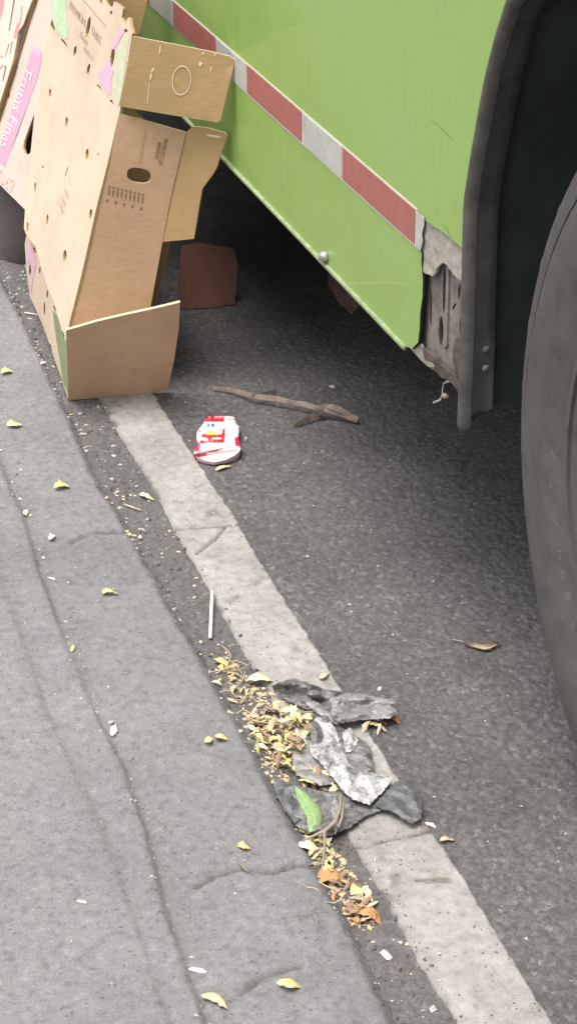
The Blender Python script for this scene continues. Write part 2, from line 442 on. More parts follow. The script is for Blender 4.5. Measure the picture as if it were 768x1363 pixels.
def edge_x(y): y = np.asarray(y, float); return ext(EDGE, y) + .012 + .008*fbm(y*9, y*0+3.1, 3, 3) + .005*fbm(y*70, y*0+9.1, 4, 3)
def road_z(x, y):
    x = np.asarray(x, float); y = np.asarray(y, float)
    f1, idc = cells(x*115, y*115, 4)
    near = ((x > .3) & (x < 2.2) & (y > .6) & (y < 5))
    st = (idc-.5)*.0016 + np.clip(.55-f1, -.2, .5)*.0030
    return near*(st + .0016*fbm(x*30, y*30, 8, 3)) + .005*fbm(x*1.7, y*1.7, 5, 2)
def flat_z(x, y): return .005*fbm(np.asarray(x)*1.7, np.asarray(y)*1.7, 5, 2)
def apron_rise(x, y):
    s = edge_x(y)-x
    return s, .011*smooth(0, .018, s) + .004*smooth(.015, .07, s)
def apron_z(x, y):
    s, r = apron_rise(x, y)
    gx = ext(GRV, y) + .003*fbm(y*40, y*0, 21, 3); gx2 = ext(GRV2, y)+.002*fbm(y*40, y*0+7, 22, 3)
    z = r + flat_z(x, y)
    z = z - .004*np.exp(-((x-gx-.004)/.0045)**2)*np.clip(.6+fbm(y*6, y*0+2, 31, 3)*2.4, 0, 1.3) + .0035*smooth(.05, 0, gx-x)*(x < gx)*smooth(-.002, .003, gx-x)
    z = z + .002*smooth(.002, -.002, x-gx2)*smooth(-.07, -.0, x-gx2)
    f1, idc = cells(x*130, y*130, 14)
    z = z + .0018*fbm(x*90, y*90, 12, 3) + .001*fbm(x*9, y*9, 13, 2) + (idc-.5)*.0012
    # wide scour where the groove opens near the bottom of the picture
    return z
def crack(px, z, x, y, wd):
    P = [gp(p, z) for p in px]; d = np.full(np.shape(x), 9.)
    for a, b in zip(P[:-1], P[1:]):
        ax, ay, bx, by = a.x, a.y, b.x, b.y
        t = np.clip(((x-ax)*(bx-ax)+(y-ay)*(by-ay))/((bx-ax)**2+(by-ay)**2), 0, 1)
        d = np.minimum(d, np.hypot(x-ax-t*(bx-ax), y-ay-t*(by-ay)))
    return np.exp(-(d/wd)**2)
ACR = [[(95, 722), (120, 712), (150, 707), (172, 704)], [(262, 1178), (285, 1166), (305, 1160), (325, 1155), (360, 1158), (395, 1147), (415, 1146)],
       [(318, 1318), (345, 1300), (362, 1296), (400, 1285)]]
def axis(lo, hi, step, a, b, n=9):
    l = lo-np.geomspace(step, lo-a, n+14)[::-1]; r = hi+np.geomspace(step, b-hi, n+14)
    return np.concatenate([l, np.arange(lo, hi+step/2, step), r])
xs = axis(.50, 1.12, .0036, -60, 60); ys = axis(1.15, 3.75, .0046, -60, 90)
X, Y = np.meshgrid(xs, ys, indexing='ij')
Z = road_z(X, Y)
under = smooth(.03, -.05, edge_x(Y)-X-(-.0))      # 1 right of the pavement edge
inap = (edge_x(Y)-X > .02) & (X > -2.4)
Z = np.where(inap, Z-.012, Z)
dirt = np.clip(smooth(.115, .0, X-edge_x(Y))*(.65+1.1*fbm(X*25, Y*25, 41, 4)), 0, 1)
road = grid_obj('road', X, Y, Z, M['asphalt'], {'dirt': dirt})
tag(road, 'dark worn asphalt road running under the bus', None, None, 'structure')

s_ = np.concatenate([np.arange(0, .06, .003), np.arange(.06, .62, .0042), .62+np.geomspace(.005, 2.2, 26)])
ys = axis(1.15, 3.75, .0048, -40, 60)
S, Y = np.meshgrid(s_, ys, indexing='ij')
X = edge_x(Y)-S
Z = apron_z(X, Y) - .006*(S < .001)
ck = sum(crack(c, .014, X+.004*fbm(X*50, Y*50, 71, 3), Y+.012*fbm(X*45, Y*45, 72, 3), .0034) for c in ACR)*np.clip(.55+1.3*vnoise(X*60, Y*60, 5), 0, 1)
Z = Z - .006*ck
gx = ext(GRV, Y)
dirt = np.clip(.5*np.exp(-((X-gx-.005)/.008)**2)*(.55+1.3*fbm(X*30, Y*30, 43, 4)) + 1.25*ck + smooth(.03, .0, S)*.6*(.8+fbm(X*25, Y*25, 44, 4))
               + .12*np.exp(-((X-ext(GRV2, Y)-.002)/.006)**2), 0, 1)
ap = grid_obj('side_pavement', X, Y, Z, M['apron'], {'dirt': dirt})
tag(ap, 'lighter worn pavement slab with long grooves along the road edge', None, None, 'structure')

t_ = np.linspace(0, 1, 36)
ys = np.concatenate([np.arange(1.1, 3.7, .0042), 3.7+np.geomspace(.01, 40, 40)])
T, Y = np.meshgrid(t_, ys, indexing='ij')
lx = ext(LEFT, Y) + .004*fbm(Y*60, Y*0+1, 51, 4) + .003*fbm(Y*9, Y*0+5, 52, 3)
rx = ext(RIGHT, Y) + .0055*fbm(Y*110, Y*0+2, 53, 4) + .003*fbm(Y*9, Y*0+8, 54, 3)
X = lx+(rx-lx)*T
LCR = [[(225, 708), (255, 704), (300, 701), (325, 698)], [(462, 1128), (490, 1126), (515, 1118), (545, 1113), (580, 1103)], [(555, 1171), (575, 1169), (600, 1170)],
       [(262, 738), (285, 720), (300, 703)]]
ck = sum(crack(c, .003, X, Y, .0024) for c in LCR)*np.clip(.5+1.2*vnoise(X*70, Y*70, 6), 0, 1)
Z = flat_z(X, Y) + .0042 + .0013*fbm(X*45, Y*45, 61, 4) + .0016*fbm(X*130, Y*130, 63, 3) - .005*ck
Z = Z - .006*((T < .001) | (T > .999))
wear = smooth(.12, .30, fbm(X*22, Y*22, 66, 5)+.06*np.exp(-(np.minimum(T, 1-T)/.06)**2)*2)
dirt = np.clip(.9*ck + .55*wear + .35*np.exp(-(T/.05)**2), 0, 1)
ln = grid_obj('road_line', X, Y, Z, M['line'], {'dirt': dirt})
tag(ln, 'worn off white painted edge line on the asphalt', None, None, 'structure')

def ground_z(x, y):
    x_ = np.array([x]); y_ = np.array([y])
    if float(edge_x(y_)[0]) - x > 0: return float(apron_z(x_, y_)[0])
    z = float(road_z(x_, y_)[0])
    if float(ext(LEFT, y_)[0]) < x < float(ext(RIGHT, y_)[0]): z = max(z, float(flat_z(x_, y_)[0])+.0045)
    return z
def on_ground(p):
    q = gp(p); 
    for _ in range(3): q = gp(p, ground_z(q.x, q.y))
    return q

# ------------------------------------------------------------------ the bus
XB = 0.858
bus = empty('bus', (XB, 2.0, 0), 'lime green bus with a red and white reflective stripe and damaged wheel arch corner', 'bus')
NX = Vector((-1, 0, 0))
def bx(p, X=XB): q = on_x(p, X); return (q.y, q.z)
def yz(X): return lambda v: Vector((X, v[0], v[1]))
arch_c = (1.345, .475)
zs = H-1.004+.0
# arch edge, from low to high, then round over the wheel
edge_px = [(620, 335), (621.5, 280), (623, 260), (632.8, 197), (643.8, 135.6), (652.5, 92), (665.6, 41.6), (678.8, 0)]
arch = [bx(p) for p in edge_px]
r_end = math.hypot(arch[-1][0]-arch_c[0], arch[-1][1]-arch_c[1]); a0 = math.atan2(arch[-1][1]-arch_c[1], arch[-1][0]-arch_c[0])
for k in range(1, 25):
    a = a0+(math.pi+.15-a0)*k/24
    arch.append((arch_c[0]+r_end*math.cos(a), arch_c[1]+r_end*math.sin(a)))
arch_near_bottom = arch[-1]
zb = bx((480, 400.5))[1]
corner = [bx(p) for p in [(540, 461), (548, 464), (556, 456), (558, 440), (559, 416), (562, 395), (562.5, 372), (560.5, 350), (561, 336)]]
patch_top = [bx(p) for p in [(556.5, 330), (556, 284), (566, 294), (576, 301), (588, 308), (600, 318), (610, 326)]]
outline = [(7.6, zb), (7.6, 1.32), (-2.6, 1.32), (-2.6, zb), (arch_near_bottom[0]-.0, zb)] + arch[::-1] + patch_top[::-1] + corner[::-1]
outline = [p for i, p in enumerate(outline) if i == 0 or math.hypot(p[0]-outline[i-1][0], p[1]-outline[i-1][1]) > 1e-4]
sheet('side_panel', outline, yz(XB), .004, (M['green'], M['dark']), bus, nrm=NX)
# folded lip along the skirt bottom
V, Fc = tube([(XB-.001, 7.6, zb), (XB-.001, corner[0][0]+.0, zb)], .0042, 8); mesh_obj('skirt_lip', V, Fc, speckle('scuffed_lip', (.22, .27, .13), .5, .4, .3, 60), bus, True)
# bent pale metal at the broken end of the skirt
bend = [bx(p) for p in [(540, 462), (548, 465), (556, 458), (560, 470), (563, 480), (571, 484), (577, 490), (566, 489), (558, 482)]]
sheet('bent_skirt_end', bend, lambda v: Vector((XB+.004, v[0], v[1])), .003, speckle('bent_metal', (.20, .20, .15), .6, .4, .4, 60), bus, nrm=NX)
# upper body, glass band, roof, far side, ends, floor
V, Fc = box(XB, XB+2.45, -2.6, 7.6, 1.322, 2.85)
bevel(mesh_obj('upper_body', V, Fc, M['green'], bus), .06, 3)
for k in range(6):
    V, Fc = box(XB-.006, XB+.02, -2.3+k*1.62, -2.3+k*1.62+1.5, 1.55, 2.4); mesh_obj('window', V, Fc, M['glass'], bus)
V, Fc = box(XB+2.42, XB+2.45, -2.6, 7.6, zb-.05, 1.32); mesh_obj('far_side_panel', V, Fc, M['green'], bus)
V, Fc = box(XB+.005, XB+2.42, 7.57, 7.6, zb-.1, 1.32); mesh_obj('end_panel', V, Fc, M['green'], bus)
V, Fc = box(XB+.06, XB+2.42, 1.98, 7.56, zb+.06, zb+.1); mesh_obj('floor_pan', V, Fc, M['dark'], bus)
V, Fc = box(XB+.35, XB+2.42, -2.55, 7.56, .98, 1.02); mesh_obj('floor_deck', V, Fc, M['dark'], bus)
# wheel well: liner following the arch, inner wall, end wall towards the far side
rows = []
lin = [(arch[0][0]+.012, .40), (arch[0][0]+.012, .62)] + [(p[0]+.006, p[1]+.006) for p in arch[2:]] + [(arch[-1][0]-.01, .40)]
for X_ in (XB+.006, XB+.2, XB+.42, XB+.62): rows.append([Vector((X_, p[0], p[1])) for p in lin])
V, Fc = strip_quads(rows); mesh_obj('wheel_well_liner', V, Fc, M['liner'], bus, True)
V, Fc = box(XB+.62, XB+.64, .5, 2.2, .3, 1.1); mesh_obj('wheel_well_wall', V, Fc, M['liner'], bus)
# rails under the floor, one of them rusty
V, Fc = box(1.12, 1.17, 2.02, 7.4, .30, .46); bevel(mesh_obj('chassis_rail', V, Fc, M['darkrust'], bus), .006)
V, Fc = box(2.2, 2.27, 2.02, 7.4, .28, .46); mesh_obj('chassis_rail', V, Fc, M['dark'], bus)
for yy in (2.55, 3.3, 4.2): 
    V, Fc = box(.90, 3.2, yy, yy+.06, .36, .455); mesh_obj('cross_member', V, Fc, M['dark'], bus)
pr = [on_x(p, 1.04) for p in [(436, 352), (452, 362), (470, 385), (478, 405), (468, 418), (450, 402), (438, 378)]]
sheet('rusty_bracket', [(p.y, p.z) for p in pr], lambda v: Vector((1.04, v[0], v[1])), (.012), M['darkrust'], bus, step=.012, nrm=NX,
      disp=lambda p: .012*float(fbm(p.y*40, p.z*40, 71, 3)), rag=.004)
# reflective stripe
zt = H-.80; y = 3.306+.18; pieces = []
lens = [.28, .18]
seq = []
yy = 3.306
while yy > 2.2:
    seq.append((yy, yy-.28, 'red')); yy -= .28
    if yy > 2.2: seq.append((yy, yy-.18, 'white')); yy -= .18
yy = 3.306; k = 0
while yy < 7.2:
    d = .18 if k % 2 == 0 else .28; seq.append((yy+d, yy, 'white' if k % 2 == 0 else 'red')); yy += d; k += 1
V, Fc = box(XB-.0011, XB-.0001, 2.104, yy, zt-.0512, zt+.0004); mesh_obj('tape_backing', V, Fc, M['border'], bus)
for a, b, c in seq:
    V, Fc = box(XB-.0022, XB-.0012, b+.0022, a-.0022, zt-.0478, zt-.0016)
    o = mesh_obj('reflective_tape', V, Fc, M[c], bus); o['label'] = c + ' reflective tape segment'
torn = [bx(p) for p in [(555, 281), (560, 284), (566, 290), (566, 300), (563, 312), (564, 322), (561, 334), (555, 328)]]
o = sheet('reflective_tape', torn, lambda v: Vector((XB-.0025, v[0], v[1])), .001, M['white'], bus, nrm=NX, step=.006, rag=.0015); o['label'] = 'torn white reflective tape end'
# bare filler patch with a ragged lower edge
pat = [bx(p) for p in [(556, 284), (566, 294), (576, 301), (588, 308), (600, 318), (610, 326), (618, 336), (617.5, 352), (616, 368), (612, 373), (607, 371), (603, 367), (600, 367),
                       (596, 360), (592, 354), (587, 351), (582, 353), (578, 359), (576, 366), (570, 367), (564, 365), (561.5, 360), (560.5, 345), (558, 334)]]
sheet('bare_filler_patch', pat, lambda v: Vector((XB+.003, v[0], v[1])), .004, M['filler'], bus, nrm=NX, step=.005, rag=.0028,
      disp=lambda p: .006*max(0, float(fbm(p.y*45, p.z*25, 81, 3)))+.002*float(fbm(p.y*120, p.z*90, 82, 2)))
# rusty inner plate seen through the missing corner
ip = [bx(p, XB+.012) for p in [(555, 330), (622, 340), (621, 528), (616, 522), (600, 508), (585, 495), (570, 482), (560, 468), (552, 440)]]
def ihole(c, w_, h_, t=0):
    return [bx(p, XB+.012) for p in slot(c, w_, h_, t, 12)]
sheet('rusted_inner_panel', ip, lambda v: Vector((XB+.012, v[0], v[1])), .004, (M['rustplate'], M['rust']), bus,
      holes=[ihole((592, 385), 4.5, 66, 1), ihole((587.5, 440), 6, 40, 2), ihole((574, 410), 3.2, 50, 0), ihole((614, 435), 7, 34, 2), ihole((611, 388), 3.4, 20, 4), ihole((604, 408), 3, 10, 30)],
      nrm=NX, step=.012, disp=lambda p: .004*float(fbm(p.y*30, p.z*14, 83, 3)))
rib = [bx(p, XB+.009) for p in [(594, 350), (597, 350), (594, 460), (590, 465)]]
sheet('pressed_rib', rib, lambda v: Vector((XB+.009, v[0], v[1])), .0025, M['rustplate'], bus, nrm=NX)
fl = [bx(p, XB+.004) for p in [(562, 462), (570, 470), (585, 484), (603, 500), (617, 519), (617, 528), (600, 511), (582, 497), (566, 486)]]
sheet('rusty_flange', fl, lambda v: Vector((XB+.004, v[0], v[1])), .01, M['rust'], bus, nrm=NX, step=.01, rag=.003, disp=lambda p: .004*float(fbm(p.y*60, p.z*60, 84, 3)))
crm = [bx(p, XB+.005) for p in [(605, 450), (614, 447), (618, 470), (616, 505), (608, 500), (602, 480)]]
sheet('rusty_flake', crm, lambda v: Vector((XB+.005, v[0], v[1])), .008, M['rust'], bus, nrm=NX, step=.009, rag=.003, disp=lambda p: .006*float(fbm(p.y*70, p.z*70, 85, 3)))
# rubber trim round the wheel arch: outer bead and inward flange
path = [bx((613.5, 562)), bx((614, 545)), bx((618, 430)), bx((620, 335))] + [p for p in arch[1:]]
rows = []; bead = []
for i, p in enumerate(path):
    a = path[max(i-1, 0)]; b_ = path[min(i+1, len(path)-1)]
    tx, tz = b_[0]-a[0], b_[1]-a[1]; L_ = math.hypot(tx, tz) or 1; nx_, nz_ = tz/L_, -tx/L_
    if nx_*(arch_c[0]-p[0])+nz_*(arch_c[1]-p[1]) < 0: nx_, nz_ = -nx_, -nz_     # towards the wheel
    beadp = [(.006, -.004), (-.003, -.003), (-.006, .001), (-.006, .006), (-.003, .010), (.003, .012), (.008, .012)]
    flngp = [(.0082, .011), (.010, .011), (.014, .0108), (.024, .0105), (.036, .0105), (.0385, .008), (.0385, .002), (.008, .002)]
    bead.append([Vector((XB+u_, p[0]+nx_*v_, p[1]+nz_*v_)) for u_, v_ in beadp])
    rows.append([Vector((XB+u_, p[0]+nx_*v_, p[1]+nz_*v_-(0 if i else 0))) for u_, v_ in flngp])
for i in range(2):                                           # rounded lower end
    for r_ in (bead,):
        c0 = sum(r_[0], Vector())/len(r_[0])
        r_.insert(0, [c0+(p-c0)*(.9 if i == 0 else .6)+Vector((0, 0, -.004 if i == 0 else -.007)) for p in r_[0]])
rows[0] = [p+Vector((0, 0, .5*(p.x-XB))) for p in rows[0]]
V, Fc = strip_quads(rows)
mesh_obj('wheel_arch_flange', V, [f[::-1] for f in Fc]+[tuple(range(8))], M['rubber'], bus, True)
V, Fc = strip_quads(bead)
mesh_obj('wheel_arch_bead', V, [f[::-1] for f in Fc]+[tuple(range(7))], M['palerubber'], bus, True)
for p in [(650, 463), (651, 487)]:
    q = on_y(p, arch[0][0]-.0105); cq = Vector((XB+.026, q.y-.001, q.z))
    V = [];
    me_v, me_f = tube([cq+Vector((0, .006, 0)), cq, cq+Vector((0, -.004, 0)), cq+Vector((0, -.006, 0))], [.0065, .0065, .0055, .003], 6)
    mesh_obj('trim_bolt', me_v, me_f, M['rustplate'], bus, True)
# scratches in the paint
for pp, w_ in (([(571, 158), (580, 165), (588, 172), (597, 181), (603, 188)], .0006), ([(590, 300), (596, 309), (600, 317)], .0012), ([(578, 278), (583, 284)], .0014), ([(545, 300), (549, 330)], .0005), ([(604, 268), (606, 285)], .0008)):
    P = [on_x(p, XB-.0004) for p in pp]; rr = []
    for i, q in enumerate(P):
        d = (P[min(i+1, len(P)-1)]-P[max(i-1, 0)]).normalized(); n_ = Vector((0, -d.z, d.y))*w_*(1 if 0 < i < len(P)-1 else .3); rr.append([q-n_, q+n_])
    V, Fc = strip_quads(rr); mesh_obj('scratch', V, Fc, M['scratch'], bus)
# latch on the skirt and the hanging wire clip
q = on_x((435, 341), XB)
V, Fc = tube([q+Vector((.002, 0, 0)), q+Vector((-.006, 0, 0)), q+Vector((-.011, 0, .001)), q+Vector((-.013, 0, .001))], [.009, .009, .006, .002], 12)
mesh_obj('skirt_latch', V, Fc, M['metal'], bus, True)
wire = [on_x(p, XB+.012) for p in [(602, 506.5), (596, 507.5), (590.5, 510), (588.8, 516), (588.3, 525), (586, 532), (577, 536)]]
V, Fc = tube(wire, [.0016, .0018, .0009, .0008, .0008, .0014, .0018], 8); clip = mesh_obj('wire_clip', V, Fc, M['chalk'], bus, True)
q = on_x((592, 527), XB+.014); V, Fc = tube([q+Vector((0, .008, 0)), q, q+Vector((0, -.008, .003))], [.0015, .004, .002], 7); mesh_obj('clip_nut', V, Fc, M['twig'], clip)

# wheel
WX, WY, WR = .884, 1.3625, .4865
wheel = bpy.data.objects.new('wheel', None); wheel.location = Vector((WX, WY, WR))-bus.location; link(wheel, bus)
NT = 360
prof = [(.30, .012), (.315, .004), (.325, .0015), (.3305, .002), (.331, -.0025), (.3385, -.0025), (.339, .002), (.342, .001), (.365, -.006), (.39, -.010), (.415, -.009), (.4355, -.0075), (.4365, -.007), (.4368, .001), (.4405, .001), (.4408, -.0052),
        (.4435, -.0052), (.4445, -.0005), (.460, .002), (.4715, .0055), (.479, .010), (.4835, .015), (.4862, .021), (.4865, .10), (.480, .102), (.480, .112), (.486, .114), (.486, .26), (.47, .285), (.42, .295), (.30, .28)]
V = []; n = len(prof)
for i in range(NT):
    a = 2*math.pi*i/NT
    for j, (r, x) in enumerate(prof):
        rr = r
        if 19 <= j <= 22: rr += (.0016 if (i % 10) in (0,) else 0) + .0008*float(vnoise(i*.31, j*.7, 3))-.0004
        if 22 <= j <= 26: rr -= .004 if (i % 10) in (4, 5) and j >= 23 else 0
        V.append(Vector((WX+x, WY+rr*math.cos(a), WR+rr*math.sin(a))))
Fc = [(i*n+j, i*n+j+1, ((i+1) % NT)*n+j+1, ((i+1) % NT)*n+j) for i in range(NT) for j in range(n-1)]
tyre = mesh_obj('tyre', V, Fc, M['tyre'], wheel, True)
bm = bmesh.new(); bm.from_mesh(tyre.data)
for e in bm.edges:
    if len(e.link_faces) == 2 and e.calc_face_angle(0) > .6: e.smooth = False
bm.to_mesh(tyre.data); bm.free()
# worn raised characters on the sidewall
for ch, px, hgt in (('/', (737, 607), .020), ('=', (733, 645), .014), ('V', (738, 692), .020), ('H', (744, 738), .019), ('E', (749, 764), .019), ('B', (755, 793), .019), ('5', (761, 833), .020)):
    q = on_x(px, WX-.0106); r0 = math.hypot(q.y-WY, q.z-WR); t0 = math.atan2(q.z-WR, q.y-WY)
    er = Vector((0, math.cos(t0), math.sin(t0))); et = Vector((0, -math.sin(t0), math.cos(t0)))
    c0 = Vector((WX-.0108, q.y, q.z))
    text_on(ch, lambda u, v: c0 + et*(-(u-.5)*hgt*.62) + er*(-(v-.35)*hgt), M['scuffrubber'], wheel, 'sidewall_character')
rp = [(.295, .02), (.305, .0), (.30, -.004), (.285, .006), (.26, .03), (.23, .04), (.15, .05), (.12, .02), (.07, .015), (.02, .015)]
V = []; n = len(rp)
for i in range(72):
    a = 2*math.pi*i/72
    for r, x in rp: V.append(Vector((WX+x, WY+r*math.cos(a), WR+r*math.sin(a))))
Fc = [(i*n+j, i*n+j+1, ((i+1) % 72)*n+j+1, ((i+1) % 72)*n+j) for i in range(72) for j in range(n-1)]
mesh_obj('rim', V, Fc, speckle('painted_rim', (.3, .3, .29), .5, .4, .25, 30), wheel, True)
V, Fc = tube([(WX+.28, WY, WR), (3.2, WY, WR)], .07, 16); mesh_obj('axle', V, Fc, M['dark'], bus)

# ------------------------------------------------------------------ cardboard fruit trays leaning on the bus
P1 = on_y((160, 150), 3.0); P4 = on_y((88, 450), 3.0)
PA = Plane(P1, P4, P1+Vector((0, 1, 0)))
def warp(amp, f, s, n_=None): return lambda p: amp*float(fbm(p.y*f, (p.z+p.x)*f, s, 3))
def card(name, px, plane, mats, parent, holes=(), th=.0045, amp=.004, f=6, s=1, step=16, rag=0):
    return sheet(name, px, plane.at, th, mats, parent, holes=holes, step=step, nrm=plane.n, disp=warp(amp, f, s), rag=rag, smooth_=True)
def print_on(name, px, plane, mt, parent, amp=.004, f=6, s=1, lift=.0007, step=None, rag=0):
    return sheet(name, px, plane.moved(plane.n*lift).at, .0004, mt, parent, nrm=plane.n, disp=warp(amp, f, s), step=step, rag=rag)

t1 = empty('fruit_tray', (.60, 3.25, 0), 'cream cardboard fruit tray standing on its side, nearest of the trays, with brown end flaps', 'cardboard tray')
main_px = [(160, 150), (140, 126), (117, 98), (96, 71), (74, 43), (67, 33), (62, 60), (48, 165), (34, 279), (32.8, 304), (36, 312), (47.7, 328.7), (63.6, 384), (73, 405), (88, 452)]
holes = [slot((67.5, 124), 3.2, 12, 3), slot((89, 162.5), 3.6, 14, 5), slot((116, 205), 4.2, 15, 6), slot((63.7, 292), 3, 14, 4), slot((86.7, 340), 4.4, 15, 5), slot((47, 249), 2.6, 13, 2),
         slot((122, 285), 4, 14, 6), slot((112, 375), 4, 14, 6), slot((37.8, 302), 2.6, 14, 2), slot((57, 222), 2.4, 3, 0), slot((131, 205), 1.6, 4, 0)]
card('bottom_panel', main_px, PA, (M['cream'], M['kraft']), t1, holes, s=101)
# upper side wall with printing
U1 = on_y((176, 46), 3.0)
PB = Plane(P1, P1+Vector((0, .5, 0)), U1)
up_px = [(160, 150), (140, 126), (117, 98), (96, 71), (74, 43), (69, 20), (64, -70), (112, -70), (133, -10), (140, 0), (144, 7), (150, 10), (152, 2), (158, 5), (165, 11), (162.5, 23),
         (168, 32), (170, 25), (172, 23), (174, 26), (175, 34), (177.5, 44), (176, 48)]
uh = [slot((84, 1), 4, 22, 4), slot((118, 36), 4.6, 29, 10), slot((150, 76), 5, 29, 8), slot((135, 2), 3, 8, -20), slot((148.3, 17), 3.4, 6, 0), slot((168, 41), 5, 5, 30),
      slot((86, 56.5), 3.2, 13, -38), slot((100.5, 68), 4, 14, 10), slot((118.5, 92), 4, 15, 12), slot((133, 118), 5, 13, -30), slot((149, 137), 4.5, 9, -10), slot((72.2, 38), 2.6, 8, -10)]
card('upper_side_wall', up_px, PB, (M['cream'], M['kraft']), t1, uh, s=102, amp=.0035)
pk = dict(amp=.0035, s=102)
print_on('printed_patch', [(70.4, 2), (71, 29), (76, 40), (80.7, 46), (86, 51), (90, 52), (92, 36), (89.5, 25), (88, 19), (86.5, 13), (88.6, -20), (69, -20)], PB, M['greenink'], t1, **pk)
print_on('printed_patch', [(161.5, 35), (165.5, 43), (160, 52), (156, 61), (153.5, 62), (152.3, 66), (147, 64), (152, 55), (157, 45)], PB, M['lilac'], t1, **pk)
print_on('printed_patch', [(146.6, 78), (149, 92), (151.5, 94), (148.5, 108), (148, 126), (144.5, 126), (139, 118), (134, 110), (131, 106), (133, 96), (140, 90)], PB, M['lilac'], t1, **pk)
print_on('printed_patch', [(166.5, 46), (172.5, 49), (170, 70), (166, 95), (160, 135), (157, 142), (152, 131), (149.6, 118), (150.5, 100), (154, 88), (155, 70)], PB, M['greygreen'], t1, **pk)
def fr(O, A, B, plane, lift=.0011, amp=.0035, f=6, s=102):
    """text frame in picture directions on a plane: A = one text width, B = one text height unit"""
    pl_ = plane.moved(plane.n*lift); wv = warp(amp, f, s)
    def fn(u, v):
        p = pl_.at((O[0]+u*A[0]+v*B[0], O[1]+u*A[1]+v*B[1])); return p+plane.n*wv(p)
    return fn
text_on('PREMIUM', fr((92, 9), (21, 27), (1.9, -13.5), PB), M['faintink'], t1)
text_on('TABLE', fr((121, 44), (13, 16), (2.0, -14.5), PB), M['faintink'], t1)
text_on('Grapes', fr((106, 48), (11, 13.5), (1.8, -12), PB), M['faintink'], t1, shear=.3)
text_on('MEXICO', fr((111, 66), (12, 15), (1.2, -8), PB), M['faintink'], t1)
print_on('printed_rule', [(111, 0), (112, 0), (141, 34), (140.4, 35)], PB, M['faintink'], t1, **pk)
# upper end flap
PC = Plane(on_y((177, 48), 2.996), on_y((159, 141), 2.996), on_y((310, 80), 2.915))
flap_px = [(177, 48), (196, 52), (238.5, 60), (283, 69), (305, 74.5), (311, 79), (312, 85), (302, 125), (294, 160), (290, 163.2), (240, 155), (200, 148.5), (159, 141.5), (168, 95)]
card('upper_end_flap', flap_px, PC, (M['kraft'], M['edge']), t1, (), s=103, amp=.005, f=5)
ring = slot((242, 107), 24, 38, 6, 24)
ov = lambda k: [(242+(x-242)*k, 107+(y-107)*k) for x, y in ring]
pcf = PC.moved(PC.n*.0012)
def ringmesh(name, k0, k1, plane, mt, parent, s):
    wv = warp(.005, 5, s); a = [plane.at(p) for p in ov(k0)]; b_ = [plane.at(p) for p in ov(k1)]
    a = [p+plane.n*wv(p) for p in a]; b_ = [p+plane.n*wv(p) for p in b_]; n_ = len(a)
    return mesh_obj(name, a+b_, [(i, (i+1) % n_, n_+(i+1) % n_, n_+i) for i in range(n_)], mt, parent)
ringmesh('perforated_oval', .95, 1.06, pcf, M['edge'], t1, 103)
ringmesh('perforated_oval', .90, .95, PC.moved(PC.n*.0008), M['ink'], t1, 103)
sc_ = dict(amp=.005, f=5, s=103)
for pp in [[(204, 90), (206.5, 91), (203.5, 96), (201.5, 95)], [(201, 97), (203.5, 98), (201.5, 106), (199.5, 105)], [(213, 60), (215, 60.5), (213.5, 72), (212, 72)], [(199, 110), (200.2, 110), (197, 138), (196, 138)],
           [(270, 69), (273, 69.5), (271, 73), (269, 72)], [(285, 71), (289, 72), (286, 75)], [(266, 82), (270, 84), (267, 89), (264.5, 87)], [(281, 88), (282.5, 90), (281, 96), (280, 94)]]:
    print_on('scuff', pp, PC, M['edge'], t1, lift=.0008, **sc_)
# end panel with a hand hole, pinker brown
PD = Plane(P1, on_y((91, 440), 3.0), on_y((248, 176), 2.985))
end_px = [(160, 151), (203, 163), (248, 176), (237, 222), (226, 271), (217, 320), (206, 380), (195, 440), (192, 470), (90, 470), (88, 452), (112, 352), (131, 267)]
hh = []
for i in range(20):
    a = 2*math.pi*i/20; u_ = 16.3*math.copysign(abs(math.cos(a))**.75, math.cos(a)); v_ = 10*math.copysign(abs(math.sin(a))**.85, math.sin(a))
    hh.append((185.3+u_*.99-v_*.06, 233.5+v_+u_*.14))
card('end_panel', end_px, PD, (M['kraft2'], M['edge']), t1, [hh], s=104, amp=.003)
pd = dict(amp=.003, s=104)
fd = lambda O, A, B: fr(O, A, B, PD, amp=.003, s=104)
text_on('PRODUCT OF', fd((219, 184), (-8, 35), (7.0, 1.6)), M['ink'], t1, bold=.02)
text_on('MEXICO', fd((210.5, 189), (-4.5, 22), (7.0, 1.6)), M['ink'], t1, bold=.02)
text_on('KEEP A PALLET OF', fd((193, 172), (-8.5, 45), (5.0, 1.2)), M['faintink'], t1)
for k in range(9):
    x_ = 145+k*5.6; y_ = 246+k*1.35
    print_on('printed_mark', [(x_, y_+1), (x_+2.6, y_+1.6), (x_+2, y_+4.5), (x_-.6, y_+4)], PD, M['ink'], t1, **pd)
    print_on('printed_mark', [(x_-.6, y_+6), (x_+2, y_+6.6), (x_+.6, y_+14), (x_-.8, y_+13.6)], PD, M['ink'], t1, **pd)
    if k % 2 == 0: print_on('printed_mark', [(x_-2.6, y_+19), (x_, y_+19.6), (x_-1, y_+23), (x_-3.4, y_+22.4)], PD, M['ink'], t1, **pd)
# small side flap of the end panel, folded along its right edge
PE = Plane(on_y((248, 176), 2.986), on_y((217, 320), 2.985), on_y((300, 178), 2.945))
sf_px = [(248, 176.5), (253, 171), (258, 168.2), (275, 170), (299, 176.5), (302, 180), (298, 194), (293, 206), (289, 222), (283.5, 232), (269.5, 251), (266, 271), (262, 296), (258, 318), (217, 322), (226, 271), (237, 222)]
card('side_flap', sf_px, PE, (M['kraft'], M['edge']), t1, (), s=105, amp=.003)
print_on('scuff', [(274, 178.5), (290, 180.5), (294, 182), (291, 184), (278, 182)], PE, M['edge'], t1, lift=.0008, amp=.003, s=105)
